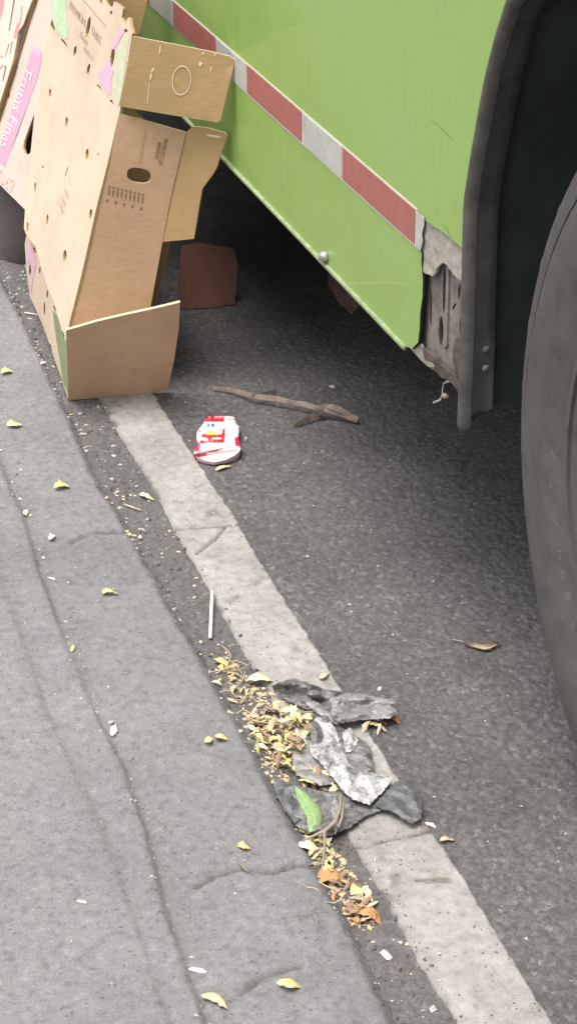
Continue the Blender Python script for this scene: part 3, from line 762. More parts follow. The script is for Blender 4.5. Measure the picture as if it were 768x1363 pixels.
# lower side wall down to the road, and its end flap
G1 = gp((91, 532), .003)
PF_ = Plane(PA.at((88, 452)), G1, gp((41, 397), .004))
lw_px = [(36, 312), (47.7, 328.7), (53, 345), (63.6, 384), (73, 405), (88, 452), (91, 531), (86, 516), (80.6, 499), (70, 468), (58, 435), (48, 411), (41, 396), (38, 376), (35.5, 354), (33.5, 325)]
card('lower_side_wall', lw_px, PF_, (M['cream'], M['kraft']), t1, [slot((41, 358), 3, 20, 4), slot((60, 411), 2.6, 20, 2), slot((68.5, 463), 2.6, 12, -10), slot((46.5, 333), 3.2, 9, -20), slot((53.5, 360), 2.2, 10, 4),
     slot((64, 392), 2.2, 12, 2), slot((74, 412), 2.6, 11, -20), slot((85, 446), 3, 14, 0)], s=106, amp=.003, step=12)
lk = dict(amp=.003, s=106)
print_on('printed_patch', [(38, 319), (42, 325), (46.6, 341.5), (47.4, 354), (44, 372), (42.5, 388), (40.5, 384), (43, 366), (40, 345), (38, 350), (37, 335)], PF_, M['lilac'], t1, **lk)
print_on('printed_patch', [(71, 413), (76, 419), (82, 440), (88.5, 458), (90, 500), (90.5, 524), (83, 505), (81, 486), (76, 455), (73, 431)], PF_, M['darkgreen'], t1, **lk)
PG = Plane(G1, G1+Vector((-.0, -.052, .10)), gp((222, 521), .004))
lf_px = [(88.5, 440), (130, 428), (200, 412), (240, 402), (238, 440), (232, 480), (224, 517), (219, 521), (160, 527), (91, 532.5)]
card('lower_end_flap', lf_px, PG, (M['kraft2'], M['edge']), t1, (), s=107, amp=.003)
# panel added behind the open tray to shut light out of its inside
PH = [P1+Vector((.118, .008, -.11)), P1+Vector((.112, .5, -.11)), P4+Vector((.14, .46, -.1)), P4+Vector((.13, .008, -.1))]
mesh_obj('light_block_panel', PH, [(0, 1, 2, 3), ], M['kraft'], t1)
for pp in [[(89, 222), (90.5, 222), (87.5, 233), (86.2, 233)], [(91, 236), (92.6, 240), (95, 246), (93.8, 246)], [(86, 250), (88, 252), (91, 262), (89.5, 263)], [(82, 262), (84, 262), (88, 274), (86.5, 275)], [(80, 272), (82, 273), (85, 284), (83, 284)]]:
    print_on('printed_mark', pp, PA, M['faintink'], t1, s=101)

# second tray with the pink band
t2 = empty('fruit_tray', (.62, 3.68, 0), 'pinkish white fruit tray with a lavender lettered band, second tray along the bus', 'cardboard tray')
PA2 = PA.moved((.009, 0, 0))
tear = [(46.6, 151.5), (46, 160), (43.5, 180), (42, 196), (41, 203), (38, 206), (34, 204), (31.5, 197), (33, 188), (38, 174)]
f2 = [(96, -70), (66, 40), (60, 90), (42, 279), (34, 279), (16, 261), (0, 245.5), (-20, 226), (1, 153), (14.5, 104), (22, 85), (27, 60), (33, 42), (36, 30), (46.5, 0), (66, -70)]
card('bottom_panel', f2, PA2, (M['pinkcard'], M['kraft']), t2, [tear, [(10.2, 116), (12.6, 119), (13.8, 125), (12.6, 130), (9.6, 130.5), (8.6, 129), (11.2, 126), (11, 121)], slot((28.5, 61.5), 1.6, 3, 0)], s=111)
p2 = dict(s=111)
print_on('printed_band', [(46, 60.5), (57, 69.5), (57, 81), (49, 110), (7, 222.5), (-6, 212), (28.6, 110), (43, 70)], PA2, M['pinkink'], t2, lift=.0006, **p2)
print_on('printed_band', [(46.2, 61.5), (56, 69.8), (55, 77.5), (44, 69)], PA2, M['lilac'], t2, lift=.0012, **p2)
print_on('printed_band', [(34.5, 36), (35.6, 42), (31, 58), (29.3, 58)], PA2, M['lilac'], t2, lift=.0006, **p2)
text_on('Frutas Finas', fr((34.8, 90), (-34.5, 104), (15.5, 8.5), PA2, .0014, .004, 6, 111), M['whiteink'], t2, shear=.12, bold=-.012)
print_on('printed_label', [(-4, 217), (22, 239), (16, 257), (-4, 243)], PA2, M['palepink'], t2, lift=.0006, **p2)
print_on('printed_label', [(-4, 219), (20.5, 239.7), (15.2, 254.6), (-4, 241)], PA2, M['pinkcard'], t2, lift=.0012, **p2)
for k in range(4):
    for j in range(3):
        x_, y_ = 0.5+k*4.8-j*.9, 226+k*4.1+j*6
        print_on('printed_mark', [(x_, y_), (x_+2.6, y_+2.2), (x_+2, y_+5), (x_-.5, y_+3)], PA2, M['redink'] if (k+j) % 3 == 0 else M['palepink'], t2, lift=.0018, **p2)
# its lower wall coloured near black to stand in for shade, and its end flap further up
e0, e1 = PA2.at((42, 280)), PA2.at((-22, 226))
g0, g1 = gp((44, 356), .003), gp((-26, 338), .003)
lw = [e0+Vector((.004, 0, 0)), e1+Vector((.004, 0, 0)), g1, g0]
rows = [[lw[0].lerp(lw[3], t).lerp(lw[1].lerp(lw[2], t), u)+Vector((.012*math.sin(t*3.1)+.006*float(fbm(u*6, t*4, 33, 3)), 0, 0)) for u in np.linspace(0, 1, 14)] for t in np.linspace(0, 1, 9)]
V, Fc = strip_quads(rows); mesh_obj('lower_side_wall', V, Fc, M['shadowcard'], t2, True)
mesh_obj('light_block_panel', [PA2.at((96, -70))+Vector((.09, 0, 0)), PA2.at((62, -70))+Vector((.09, 0, 0)), PA2.at((-22, 226))+Vector((.10, 0, 0)), PA2.at((42, 280))+Vector((.10, 0, 0))], [(0, 1, 2, 3)], M['kraft'], t2)  # added panel that keeps light out behind the holes
PT = Plane(on_y((190, 0), 3.32), on_y((160, 30), 3.34), on_y((186, 40), 3.32))
card('end_flap', [(140, -70), (214, -70), (197, 0), (186.5, 44), (150, 60), (140, 20)], PT, (M['kraft'], M['edge']), t2, (), s=113)
u0, u1 = PA2.at((96, -70)), PA2.at((66, -70))
mesh_obj('upper_side_wall', [u0, u1, u1+Vector((.1, 0, .03)), u0+Vector((.1, 0, .03))], [(0, 1, 2, 3)], M['kraft'], t2)

# third tray, white with red print, at the picture's top left corner
t3 = empty('fruit_tray', (.62, 4.05, 0), 'whitish fruit tray with red printing, farthest of the trays along the bus', 'cardboard tray')
PA3 = PA.moved((-.004, 0, 0))
f3 = [(62, -70), (43.5, 0), (31, 34), (25, 42), (22, 60), (17.5, 84), (11, 104), (-3, 150), (-24, 222), (-110, 140), (-70, -70)]
card('bottom_panel', f3, PA3, (M['whitecard'], M['kraft']), t3, (), s=121)
p3 = dict(s=121)
for pp in [[(29, 7), (30.4, 9), (30, 20), (27, 33), (22, 50), (19.5, 51), (20, 42), (23, 30), (26, 18)], [(0, 0), (6, 0), (5, 10), (2, 22), (-3, 34), (-6, 30)], [(-2, -12), (8, -14), (6.5, 0), (0, 0)]]:
    print_on('printed_mark', pp, PA3, M['redink'], t3, **p3)
print_on('printed_mark', [(28.2, 14), (28.4, 20), (25.6, 30), (24, 33), (24.6, 26)], PA3, M['whitecard'], t3, lift=.0013, **p3)
for pp in [[(18.4, 0), (20, 0), (13, 41), (11.6, 41)], [(16.5, 55), (17.4, 55), (14, 72), (13.2, 72)], [(7, 86), (9.2, 89), (5, 108), (3.8, 108), (7, 91)], [(-2, 92), (5, 86), (6, 87), (-1, 94)], [(2, 72), (4, 76), (4, 78), (1, 75)],
           [(12, 58), (13, 58), (8, 76), (7.2, 76)]]:
    print_on('printed_mark', pp, PA3, M['ink'] if pp[0][0] > 5 else M['faintink'], t3, **p3)
w0 = [PA3.at(p) for p in [(62, -70), (43.5, 0), (17.5, 84), (-3, 150), (-24, 222)]]
V, Fc = strip_quads([[p+Vector((.005, .004, 0)) for p in w0], [p+Vector((.13, .01, .01)) for p in w0]]); mesh_obj('end_panel', V, Fc, M['kraft'], t3)
e0, e1 = PA3.at((-24, 222)), PA3.at((-110, 140))
mesh_obj('lower_side_wall', [e0+Vector((.005, 0, 0)), e1+Vector((.005, 0, 0)), Vector((.70, e1.y, .003)), Vector((.70, e0.y, .003))], [(0, 1, 2, 3)], M['kraft'], t3)

# ------------------------------------------------------------------ scrap in the shade between tray and bus
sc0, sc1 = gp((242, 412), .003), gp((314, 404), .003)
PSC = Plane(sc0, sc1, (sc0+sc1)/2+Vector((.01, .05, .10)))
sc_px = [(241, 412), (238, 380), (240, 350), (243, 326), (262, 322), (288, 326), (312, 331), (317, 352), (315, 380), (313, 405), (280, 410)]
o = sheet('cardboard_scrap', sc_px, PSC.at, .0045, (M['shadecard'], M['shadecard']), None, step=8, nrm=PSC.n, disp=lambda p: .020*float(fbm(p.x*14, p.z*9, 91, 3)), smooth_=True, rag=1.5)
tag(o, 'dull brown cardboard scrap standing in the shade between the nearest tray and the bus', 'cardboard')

# ------------------------------------------------------------------ crushed drink can
can_out = [(240+x/7.68, 540+y/7.68) for x, y in [(238, 180), (250, 140), (300, 108), (430, 106), (500, 104), (553, 115), (572, 170), (578, 190), (604, 208), (604, 260), (600, 330), (617, 400), (619, 435), (590, 470)]]
front_lip = [(240+x/7.68, 540+y/7.68) for x, y in [(619, 435), (560, 430), (450, 435), (330, 455), (220, 478), (140, 492)]]
front_low = [(240+x/7.68, 540+y/7.68) for x, y in [(619, 440), (600, 470), (560, 505), (470, 552), (350, 577), (250, 558), (190, 530), (140, 495)]]
left_side = [(240+x/7.68, 540+y/7.68) for x, y in [(140, 490), (150, 440), (182, 390), (168, 330), (172, 270), (195, 235)]]
can = empty('drink_can', gp((290, 585)), 'flattened red and white drink can lying on the asphalt beside the white line', 'can')
top_out = can_out[:-1] + front_lip[1:-1] + left_side
top_plane = lambda v: gp(v, .016)
def can_print(p):
    x, y = (p[0]-240)*7.68, (p[1]-540)*7.68
    red = (.60, .025, .04); white = (.80, .70, .70); c_ = white
    n_ = float(fbm(x*.02, y*.02, 7, 3))*40
    if y < 165 and 235 < x < 452 and y > 105: c_ = red if y+n_*.6 > 122 or x < 290 else (.80, .35, .38)
    if 310 < x < 345 and y < 140: c_ = (.42, .02, .03)
    if 180+(470-y)*.25 < x < 455 and y > 292+n_*.35 and y < 388+n_*.2-(x-200)*.06: c_ = red
    if x < 205+n_*.3 and 370 < y < 470: c_ = red if x < 190 else (.30, .18, .42)
    if 215 < x < 285 and 325 < y < 362 and abs((x-250)/34)**2+abs((y-342)/17)**2 < 1: c_ = (.85, .66, .66)
    if 330 < x < 420 and 326 < y < 342: c_ = (.85, .62, .62)
    if y > 455 - (x-140)*.055 - 60 and y > 385 and x > 230: c_ = (.82, .74, .75)
    if 275 < x < 375 and 245+abs(x-320)*.5 < y < 300: c_ = (.80, .62, .12)
    if 420 < x < 460 and 235 < y < 320 and x > 430+(280-y)*.2: c_ = red
    if 278 < x < 348 and 185 < y < 215 and not 305 < x < 318: c_ = (.06, .10, .36)
    if 365 < x < 425 and 225+(x-365)*.25 < y < 243+(x-365)*.25 and int(x/11) % 2: c_ = (.06, .10, .36)
    if 225 < x < 270 and 205-(x-225)*.2 < y < 220-(x-225)*.2 and int(x/11) % 2: c_ = (.1, .14, .4)
    if 190 < x < 215 and 255 < y < 275: c_ = (.12, .16, .4)
    if 235 < x < 265 and 245 < y < 268: c_ = (.45, .55, .75)
    if 475 < x < 552 and 130 < y < 142: c_ = (.35, .28, .33) if (int(x/8) % 3) else white
    if 468 < x < 545 and 170 < y < 385 and int((x-468)/13) % 2 == 0: c_ = (.80, .56, .60)
    if x > 560 and 320 < y < 420: c_ = red
    if x > 565 and y > 415: c_ = (.85, .45, .50)
    return c_
cm = mat('can_print', (.8, .8, .8), .35, .5, 0, .3); b = NB(cm)
b.t.links.new(b.n('ShaderNodeAttribute', attribute_name='print').outputs['Color'], b.b.inputs['Base Color'])
b.bump(b.noise(60, 3), .4, .006)
def can_z(v):
    dl = min(dist_edge(v, top_out)/16, 1)
    dents = float(fbm(v[0]*.10, v[1]*.10, 17, 3))
    k = (v[1]-552)/50
    return .012+.010*math.sqrt(dl)+.012*dents*dl + .006*max(0, k)
fr_cache = {}
top = sheet('can_body', top_out, lambda v: gp(v, can_z(v)), .001, cm, can, step=1.35, smooth_=True)
# sides of the can down to the road
me = top.data
pa = me.color_attributes.new('print', 'FLOAT_COLOR', 'POINT')
def to_px(P):
    d = P-EYE; k = d.dot(FW); return (CX+F*d.dot(RT)/k, CY-F*d.dot(UP)/k)
pa.data.foreach_set('color', [c for v in me.vertices for c in (*can_print(to_px(v.co+can.location)), 1)])
ringp = [gp(p, can_z(p)) for p in dens(top_out, 2)]
cx_, cy_ = sum(p.x for p in ringp)/len(ringp), sum(p.y for p in ringp)/len(ringp)
def lower(p, k=.97, z=.0035): return Vector((cx_+(p.x-cx_)*k, cy_+(p.y-cy_)*k, z))
rows = [ringp+ringp[:1]] + [[(p.lerp(lower(p), t)+Vector((0, 0, 0))) for p in ringp+ringp[:1]] for t in (.35, .7, 1)]
V, Fc = strip_quads(rows); mesh_obj('can_side', V, Fc, mat('can_side_red', (.55, .05, .06), .4, .5), can, True)
lowp = [(x, y) for x, y in front_low]
base_out = front_lip + front_low[::-1][1:-1]
sheet('can_base', base_out, lambda v: gp(v, .011+.008*max(0, 1-(v[1]-595)/18)-.004*math.sin(max(0, min(1, (v[1]-597)/16))*math.pi)), .001, speckle('pale_pink_base', (.80, .62, .64), .45, .4, .05, 60), can, step=3, smooth_=True)
fl_ = [gp(p, max(.006, .011+.008*max(0, 1-(p[1]-595)/18))) for p in dens(front_low+[front_low[-1]], 2)[:-1]]
V, Fc = strip_quads([fl_, [lower(p, .95, .003) for p in fl_]]); mesh_obj('can_rim', V, Fc, mat('can_rim_pink', (.75, .5, .52), .4, .5), can, True)

# ------------------------------------------------------------------ torn black plastic
bag = empty('plastic_bag', on_ground((460, 1010)), 'torn sheets of dusty black and grey plastic film lying across the white line', 'plastic bag')
def film(px, zb_, amp, mt, s, lift=None, step=2.3, f=26):
    px = [tuple(map(float, p)) for p in px]
    r_ = random.Random(s); folds = []
    for i in range(7):
        a_ = r_.random()*math.pi; fq = (9, 14, 20, 27, 36, 48, 64)[i]*(.8+.4*r_.random())
        folds.append((math.cos(a_), math.sin(a_), fq, r_.random(), (.55, .50, .34, .26, .18, .13, .09)[i]))
    def fn(v):
        q = gp(v); e = min(dist_edge(v, px)/7, 1)
        z = zb_ + (lift(v) if lift else 0)
        for nx_, ny_, fr_, ph_, am_ in folds:
            t_ = ((q.x*nx_+q.y*ny_)*fr_+ph_) % 1.0
            z += amp*am_*(abs(2*t_-1)-.35)*(.35+.65*e)
        z += .0012*float(fbm(q.x*120, q.y*120, s, 2))
        z = max(z, .008)
        return gp(v, z)
    return sheet('torn_film', px, fn, .0006, mt, bag, step=step, smooth_=False, rag=1.9)
film([(362, 914), (373, 907), (390, 903), (407, 908), (432, 917), (450, 920), (466, 922), (460, 932), (440, 950), (420, 945), (405, 943), (385, 934), (366, 922)], .010, .018, M['film'], 201,
     lambda v: .016*math.exp(-((v[1]-908)/10)**2))
film([(436, 925), (466, 922), (502, 927), (512, 931), (524, 930.5), (526, 935), (517, 936.5), (524, 942), (530, 949), (518, 956), (484, 958), (450, 962), (440, 952), (441, 938)], .016, .014, M['greyfilm'], 202)
film([(440, 958), (428, 952), (419, 956), (415, 975), (412, 1000), (427, 1016), (445, 1038), (463, 1060), (478, 1067), (492, 1071), (508, 1055), (524, 1037), (522, 1034), (494.6, 1029), (474, 1026), (466, 1018), (455, 998), (448, 975)],
     .014, .015, M['silver'], 203)
film([(498, 1071), (513, 1055), (526, 1041), (541, 1037), (552, 1045), (558, 1054), (562, 1075), (560, 1090), (547, 1096), (534, 1088), (521, 1079), (505, 1076)], .013, .010, M['darkfilm'], 204)
film([(362, 1035), (385, 1042), (425, 1052), (455, 1054), (492, 1070), (512, 1076), (487, 1086), (465, 1101), (440, 1112), (415, 1108), (395, 1100), (380, 1080), (368, 1058)], .007, .012, M['film'], 205)
film([(440, 960), (462, 972), (480, 984), (494, 995), (496, 1012), (500, 1030), (470, 1032), (450, 1004)], .009, .008, M['film'], 206)
film([(386, 1000), (412, 985), (424, 1012), (446, 1042), (428, 1046), (395, 1032)], .010, .010, M['greyfilm'], 207)
film([(405, 935), (440, 948), (446, 964), (425, 968), (412, 962), (400, 950)], .007, .012, M['film'], 208)

film([(404, 925), (420, 934), (438, 944), (452, 966), (440, 960), (424, 950), (408, 938)], .014, .010, M['greyfilm'], 209, step=1.8)
film([(412, 962), (422, 956), (430, 975), (424, 1000), (416, 996)], .016, .012, M['film'], 210, step=1.8)
film([(446, 1060), (452, 1076), (450, 1100), (446, 1112), (443, 1095), (440, 1075)], .014, .010, M['greyfilm'], 211, step=1.6)
film([(455, 975), (466, 968), (478, 985), (470, 998), (460, 1002)], .012, .012, M['silver'], 212, step=1.6)
film([(366, 1040), (376, 1036), (392, 1062), (402, 1090), (392, 1096), (376, 1068)], .010, .012, M['darkfilm'], 213, step=1.8)

# ------------------------------------------------------------------ leaves and litter
def leaf_mesh(name, curl, width, mt, lobes=0, seed=0, fold=.25):
    r = random.Random(seed); V = []; Fc = []
    N = 9
    for i in range(N):
        t = i/(N-1); wv = width*math.sin(math.pi*min(.999, t**.8*.98+.01))**.8*(1+lobes*(r.random()-.5))
        zc = curl*math.sin(t*math.pi*1.1+r.random()*.2) + .06*(r.random()-.5)
        side = .12*math.sin(t*3+seed)
        V += [Vector((t-.5, side-wv*.5, zc+fold*wv*.5)), Vector((t-.5, side, zc)), Vector((t-.5, side+wv*.5*(1+lobes*(r.random()-.5)), zc+fold*wv*.5))]
    for i in range(N-1):
        a = i*3; Fc += [(a, a+1, a+4, a+3), (a+1, a+2, a+5, a+4)]
    k = len(V); V2 = [v-Vector((0, 0, .018)) for v in V]
    F2 = [tuple(j+k for j in f[::-1]) for f in Fc]
    rim = [(i*3, (i+1)*3, (i+1)*3+k, i*3+k) for i in range(N-1)] + [((i+1)*3+2, i*3+2, i*3+2+k, (i+1)*3+2+k) for i in range(N-1)]
    me = bpy.data.meshes.new(name); me.from_pydata([tuple(v) for v in V+V2], [], Fc+F2+rim); me.materials.append(mt)
    me.polygons.foreach_set('use_smooth', [True]*len(me.polygons)); me.update(); return me
LM = {}
for k in ('leaf_yellow', 'leaf_pale', 'leaf_tan', 'leaf_brown', 'leaf_orange', 'leaf_straw', 'leaf_rose'):
    LM[k] = [leaf_mesh('leaf', .03+.14*random.random(), .22+.26*random.random(), M[k], .6, i+len(LM)*7, .05+.4*random.random()) for i in range(5)]
def put_leaf(px, size, kind, ang=None, z=0, tilt=.25, label=None, group=None, var=None, name='dry_leaf', cat='leaf', wide=1):
    q = on_ground(px)
    me = LM[kind][random.randrange(5) if var is None else var]
    o = bpy.data.objects.new(name, me); o.location = q+Vector((0, 0, .003+z))
    o.rotation_euler = ((random.random()-.5)*2*tilt, (random.random()-.5)*2*tilt, random.random()*6.28 if ang is None else ang)
    o.scale = (size, size*wide, size); C.objects.link(o)
    return tag(o, label, cat, group)
CN = {'leaf_yellow': 'yellow', 'leaf_pale': 'pale yellow', 'leaf_tan': 'tan', 'leaf_brown': 'brown', 'leaf_orange': 'orange', 'leaf_straw': 'straw', 'leaf_rose': 'reddish'}
def pile(poly, n, kinds, where, group, zmax, smin, smax):
    xs_ = [p[0] for p in poly]; ys_ = [p[1] for p in poly]; k = 0
    while k < n:
        p = (random.uniform(min(xs_), max(xs_)), random.uniform(min(ys_), max(ys_)))
        if not inside(p, poly): continue
        kd = random.choice(kinds); k += 1
        sz = random.uniform(smin, smax); vr = random.randrange(5); me_ = LM[kd][vr]
        wd_ = max(v.co.y for v in me_.vertices)-min(v.co.y for v in me_.vertices)
        lb = f"{'tiny' if sz < .016 else 'small' if sz < .021 else 'larger'} {'narrow' if wd_ < .42 else 'broad'} {CN[kd]} dry leaf {where}"
        put_leaf(p, sz, kd, None, random.random()**1.5*zmax, .55, lb, group, vr)
KU = ['leaf_yellow']*4+['leaf_pale']*3+['leaf_tan']*4+['leaf_straw']*3+['leaf_brown']*3+['leaf_rose']
pile([(335, 950), (370, 940), (400, 952), (416, 962), (412, 995), (395, 1010), (380, 1030), (362, 1022), (345, 1000), (335, 975)], 125, KU, 'heaped left of the torn plastic film', 'dry leaves heaped left of the torn plastic', .012, .013, .026)
pile([(375, 1020), (445, 1038), (450, 1054), (420, 1056), (385, 1046)], 16, KU, 'on the plastic above the green leaf', 'dry leaves on the plastic above the green leaf', .008, .014, .026)
pile([(290, 870), (312, 885), (330, 905), (340, 935), (325, 950), (305, 935), (288, 915)], 26, ['leaf_yellow', 'leaf_pale', 'leaf_straw', 'leaf_tan', 'leaf_straw', 'leaf_straw'], 'scattered at the lower end of the white stick', 'leaf bits above the heap', .003, .008, .018)
pile([(405, 1112), (430, 1105), (450, 1140), (452, 1165), (432, 1180), (418, 1150)], 26, KU, 'in the gutter below the green leaf', 'dry leaves in the gutter just below the green leaf', .006, .012, .024)
pile([(428, 1165), (455, 1160), (480, 1185), (500, 1205), (496, 1238), (470, 1236), (445, 1195)], 30, ['leaf_brown']*3+['leaf_orange']*2+['leaf_tan']*3+['leaf_yellow', 'leaf_pale'], 'at the lower end of the gutter litter', 'dry leaves at the lower end of the gutter litter', .006, .011, .024)
pile([(468, 962), (520, 958), (512, 975), (480, 985)], 9, ['leaf_yellow', 'leaf_tan', 'leaf_pale', 'leaf_orange'], 'under the grey plastic strip', 'dry leaves under the grey plastic strip', .003, .011, .02)
for k in range(24):
    p = random.choice([(random.uniform(325, 410), random.uniform(935, 1020)), (random.uniform(292, 335), random.uniform(870, 935)), (random.uniform(410, 490), random.uniform(1120, 1230))])
    q = on_ground(p); a_ = random.random()*3.14; L_ = random.uniform(.012, .03)
    P = [q+Vector((math.cos(a_+.3*t)*L_*t, math.sin(a_+.3*t)*L_*t, .006+.008*random.random())) for t in (-1, -.3, .4, 1)]
    V, Fc = tube(P, [.0005, .0007, .0007, .0005], 5)
    tag(mesh_obj('dry_stalk', V, Fc, M[random.choice(['twig', 'leaf_straw', 'leaf_tan'])]), 'thin dry stalk lying in the leaf litter of the gutter', 'stalk', 'thin dry stalks in the leaf litter')
singles = [((10, 498), .022, 'leaf_yellow', .1, 'yellow leaf scrap near the left picture edge, above another scrap'), ((20, 568), .024, 'leaf_yellow', .2, 'yellow leaf scrap lying near the left picture edge below the cardboard trays'),
 ((83, 651), .026, 'leaf_yellow', .05, 'ragged yellow leaf on the side pavement left of the white line'), ((35, 685), .021, 'leaf_pale', 1.9, 'small pale yellow leaf lying beside the pavement groove'),
 ((70, 718), .016, 'leaf_pale', .3, 'tiny pale yellow leaf at the end of a pavement crack'), ((148, 793), .024, 'leaf_yellow', .1, 'single broad yellow leaf in the middle of the side pavement'),
 ((278, 988), .014, 'leaf_yellow', .2, 'left one of two yellow leaves on the pavement beside the leaf heap'), ((295, 984), .019, 'leaf_yellow', -.7, 'right one of two yellow leaves on the pavement beside the leaf heap'),
 ((325, 1130), .015, 'leaf_yellow', -.3, 'tiny yellow leaf on the pavement above a long crack'), ((385, 1313), .027, 'leaf_yellow', -.3, 'curled yellow leaf near the bottom edge of the pavement'),
 ((285, 1337), .034, 'leaf_straw', -.85, 'long narrow straw leaf lying in the groove at the bottom'), ((195, 664), .028, 'leaf_pale', -.5, 'pale greenish yellow leaf on the dirt strip beside the white line'),
 ((522, 962), .022, 'leaf_orange', -.9, 'orange brown leaf tip sticking out right of the plastic'), ((297, 886), .034, 'leaf_yellow', -1.0, 'bright yellow curled leaf between the stick and the heap'),
 ((347, 909), .042, 'leaf_pale', -.05, 'long pale yellow leaf strip touching the upper plastic edge'), ((432, 902), .022, 'leaf_straw', .3, 'straw leaf lying on the white line above the plastic'),
 ((595, 1122), .018, 'leaf_tan', .2, 'tan leaf crumb right of the cracked end of the white line'), ((402, 1101), .034, 'leaf_straw', 1.15, 'pale dry leaf standing at the foot of the green leaf'),
 ((412, 1132), .034, 'leaf_pale', -.6, 'large pale leaf in the gutter below the forked twig'), ((437, 1173), .036, 'leaf_orange', -.35, 'large orange brown leaf at the middle of the gutter litter'),
 ((472, 1187), .020, 'leaf_yellow', .5, 'round yellow leaf at the right of the gutter litter'), ((489, 1193), .024, 'leaf_pale', -1.0, 'narrow pale leaf right of the round yellow leaf'),
 ((494, 1210), .024, 'leaf_pale', .85, 'narrow pale leaf slanting below another beside the white line'), ((490, 1225), .032, 'leaf_orange', -.9, 'orange pointed leaf at the bottom end of the gutter litter'),
 ((404, 970), .026, 'leaf_rose', -.5, 'reddish dry leaf in the heap next to the silver film'), ((382, 950), .026, 'leaf_pale', .6, 'cream leaf lying on the dark plastic at the top of the heap'),
 ((298, 626), .030, 'leaf_straw', .25, 'curled straw coloured peel below the drink can')]
for px, sz, kd, an, lb in singles:
    o = put_leaf(px, sz, kd, an, .001, .12, lb, None, None, 'dry_leaf', 'leaf', 1.75 if 'pavement' in lb or 'scrap' in lb or 'greenish' in lb or 'round' in lb else 1.15)
# brown leaf out on the road by the tyre: long stem and curled blade
q = on_ground((634, 858))
bl = empty('dry_leaf', q, 'dry brown leaf with a long stalk on open asphalt near the tyre', 'leaf')
rr = []
for (x_, y_), h_ in zip([(618, 855), (626, 858), (634, 860), (642, 862), (650, 861), (657, 858), (664, 855)], [1, 3, 4.2, 4.4, 4, 3, .6]):
    rr.append([gp((x_-h_*.3, y_-h_), .011), gp((x_, y_), .005), gp((x_+h_*.4, y_+h_*.55), .007)])
V, Fc = strip_quads(rr); k = len(V); V = V+[v-Vector((0, 0, .0008)) for v in V]; Fc = Fc+[tuple(i+k for i in f[::-1]) for f in Fc]
mesh_obj('blade', V, Fc, M['leaf_tan'], bl, True)
V, Fc = tube([gp((602, 851), .004), gp((616, 854), .007), (gp((628, 859), .006))], [.0007, .001, .0012], 6); mesh_obj('stalk', V, Fc, M['twig'], bl)
# the green leaf
rows = []
ctr = [(394, 1047), (398, 1053), (402, 1059), (406, 1065), (410, 1071), (414, 1078), (417, 1085), (419, 1092), (420, 1099), (418, 1106)]
hw = [.8, 4, 7.5, 8.5, 9, 10, 9.2, 10, 9.5, 5.5]
for i, ((x_, y_), h_) in enumerate(zip(ctr, hw)):
    j = random.uniform(-1.4, 1.4); z_ = .016+.003*math.sin(i*1.3)
    rows.append([gp((x_-h_+j, y_+h_*.35), z_-.001), gp((x_-h_*.45, y_+h_*.15), z_+.002), gp((x_, y_), z_), gp((x_+h_*.5, y_-h_*.2), z_+.0025), gp((x_+h_+j, y_-h_*.35), z_-.003)])
V, Fc = strip_quads(rows); k = len(V); V = V+[v-Vector((0, 0, .001)) for v in V]; Fc = Fc+[tuple(i+k for i in f[::-1]) for f in Fc]
gl = mesh_obj('green_leaf', V, Fc, M['leaf_green'], None, True); tag(gl, 'fresh green leaf blade lying on the plastic at the gutter edge', 'leaf')
V, Fc = tube([gp(p, .0168+.003*math.sin(i*1.3)) for i, p in enumerate(ctr)], [.0008]*5+[.0006]*5, 5); mesh_obj('midrib', V, Fc, speckle('midrib_green', (.32, .40, .2)), gl)
# twigs
def twig(name, paths, label, cat, mt, grp=None):
    o = None
    for i, (px, rad, zz) in enumerate(paths):
        P = [gp(p, on_ground(p).z*0+max(on_ground(p).z, 0)+z_) for p, z_ in zip(px, zz)]
        V, Fc = tube(P, rad, 7, .8)
        if i == 0: o = mesh_obj(name, V, Fc, mt, None, True); tag(o, label, cat, grp)
        else: mesh_obj('twig_fork', V, Fc, mt, o, True)
    return o
twig('twig', [([(401, 1120), (418, 1112), (432, 1106), (446, 1094), (452, 1078), (455, 1058)], [.0014, .002, .0024, .0026, .002, .0018], [.006, .018, .022, .022, .022, .026]),
              ([(432, 1106), (432, 1128), (430, 1148), (427, 1166)], [.0022, .0018, .0015, .0012], [.022, .012, .007, .005]), ([(446, 1093), (450, 1102), (455, 1088), (458, 1060)], [.002, .0018, .0016, .001], [.022, .018, .02, .024])],
     'forked dry twig across the gutter below the green leaf', 'twig', M['twig'])
twig('thin_stick', [([(283, 786), (282, 805), (281, 828), (280, 849)], [.0026, .0027, .0027, .0026], [.008, .007, .006, .005])], 'straight white stick standing out along the left edge of the white line', 'stick', M['straw'])
twig('twig', [([(166, 671), (176, 675), (188, 679)], [.0012, .0016, .0012], [.004, .005, .004])], 'short pale twig beside the pale greenish leaf', 'twig', M['leaf_straw'])
twig('twig', [([(326, 958), (345, 961), (372, 964), (390, 958)], [.001, .0014, .0014, .001], [.012, .016, .018, .016])], 'thin twig lying across the leaf heap', 'twig', M['twig'])
twig('twig', [([(318, 1148), (330, 1160)], [.001, .001], [.003, .003])], 'tiny dark twig beside the long pavement crack', 'twig', M['twig'])
twig('grass_stem', [([(562, 1171), (580, 1169), (598, 1170)], [.0009, .0011, .0007], [.005, .006, .005])], 'thin dry stem lying across the white line near the bottom', 'stem', M['twig'])
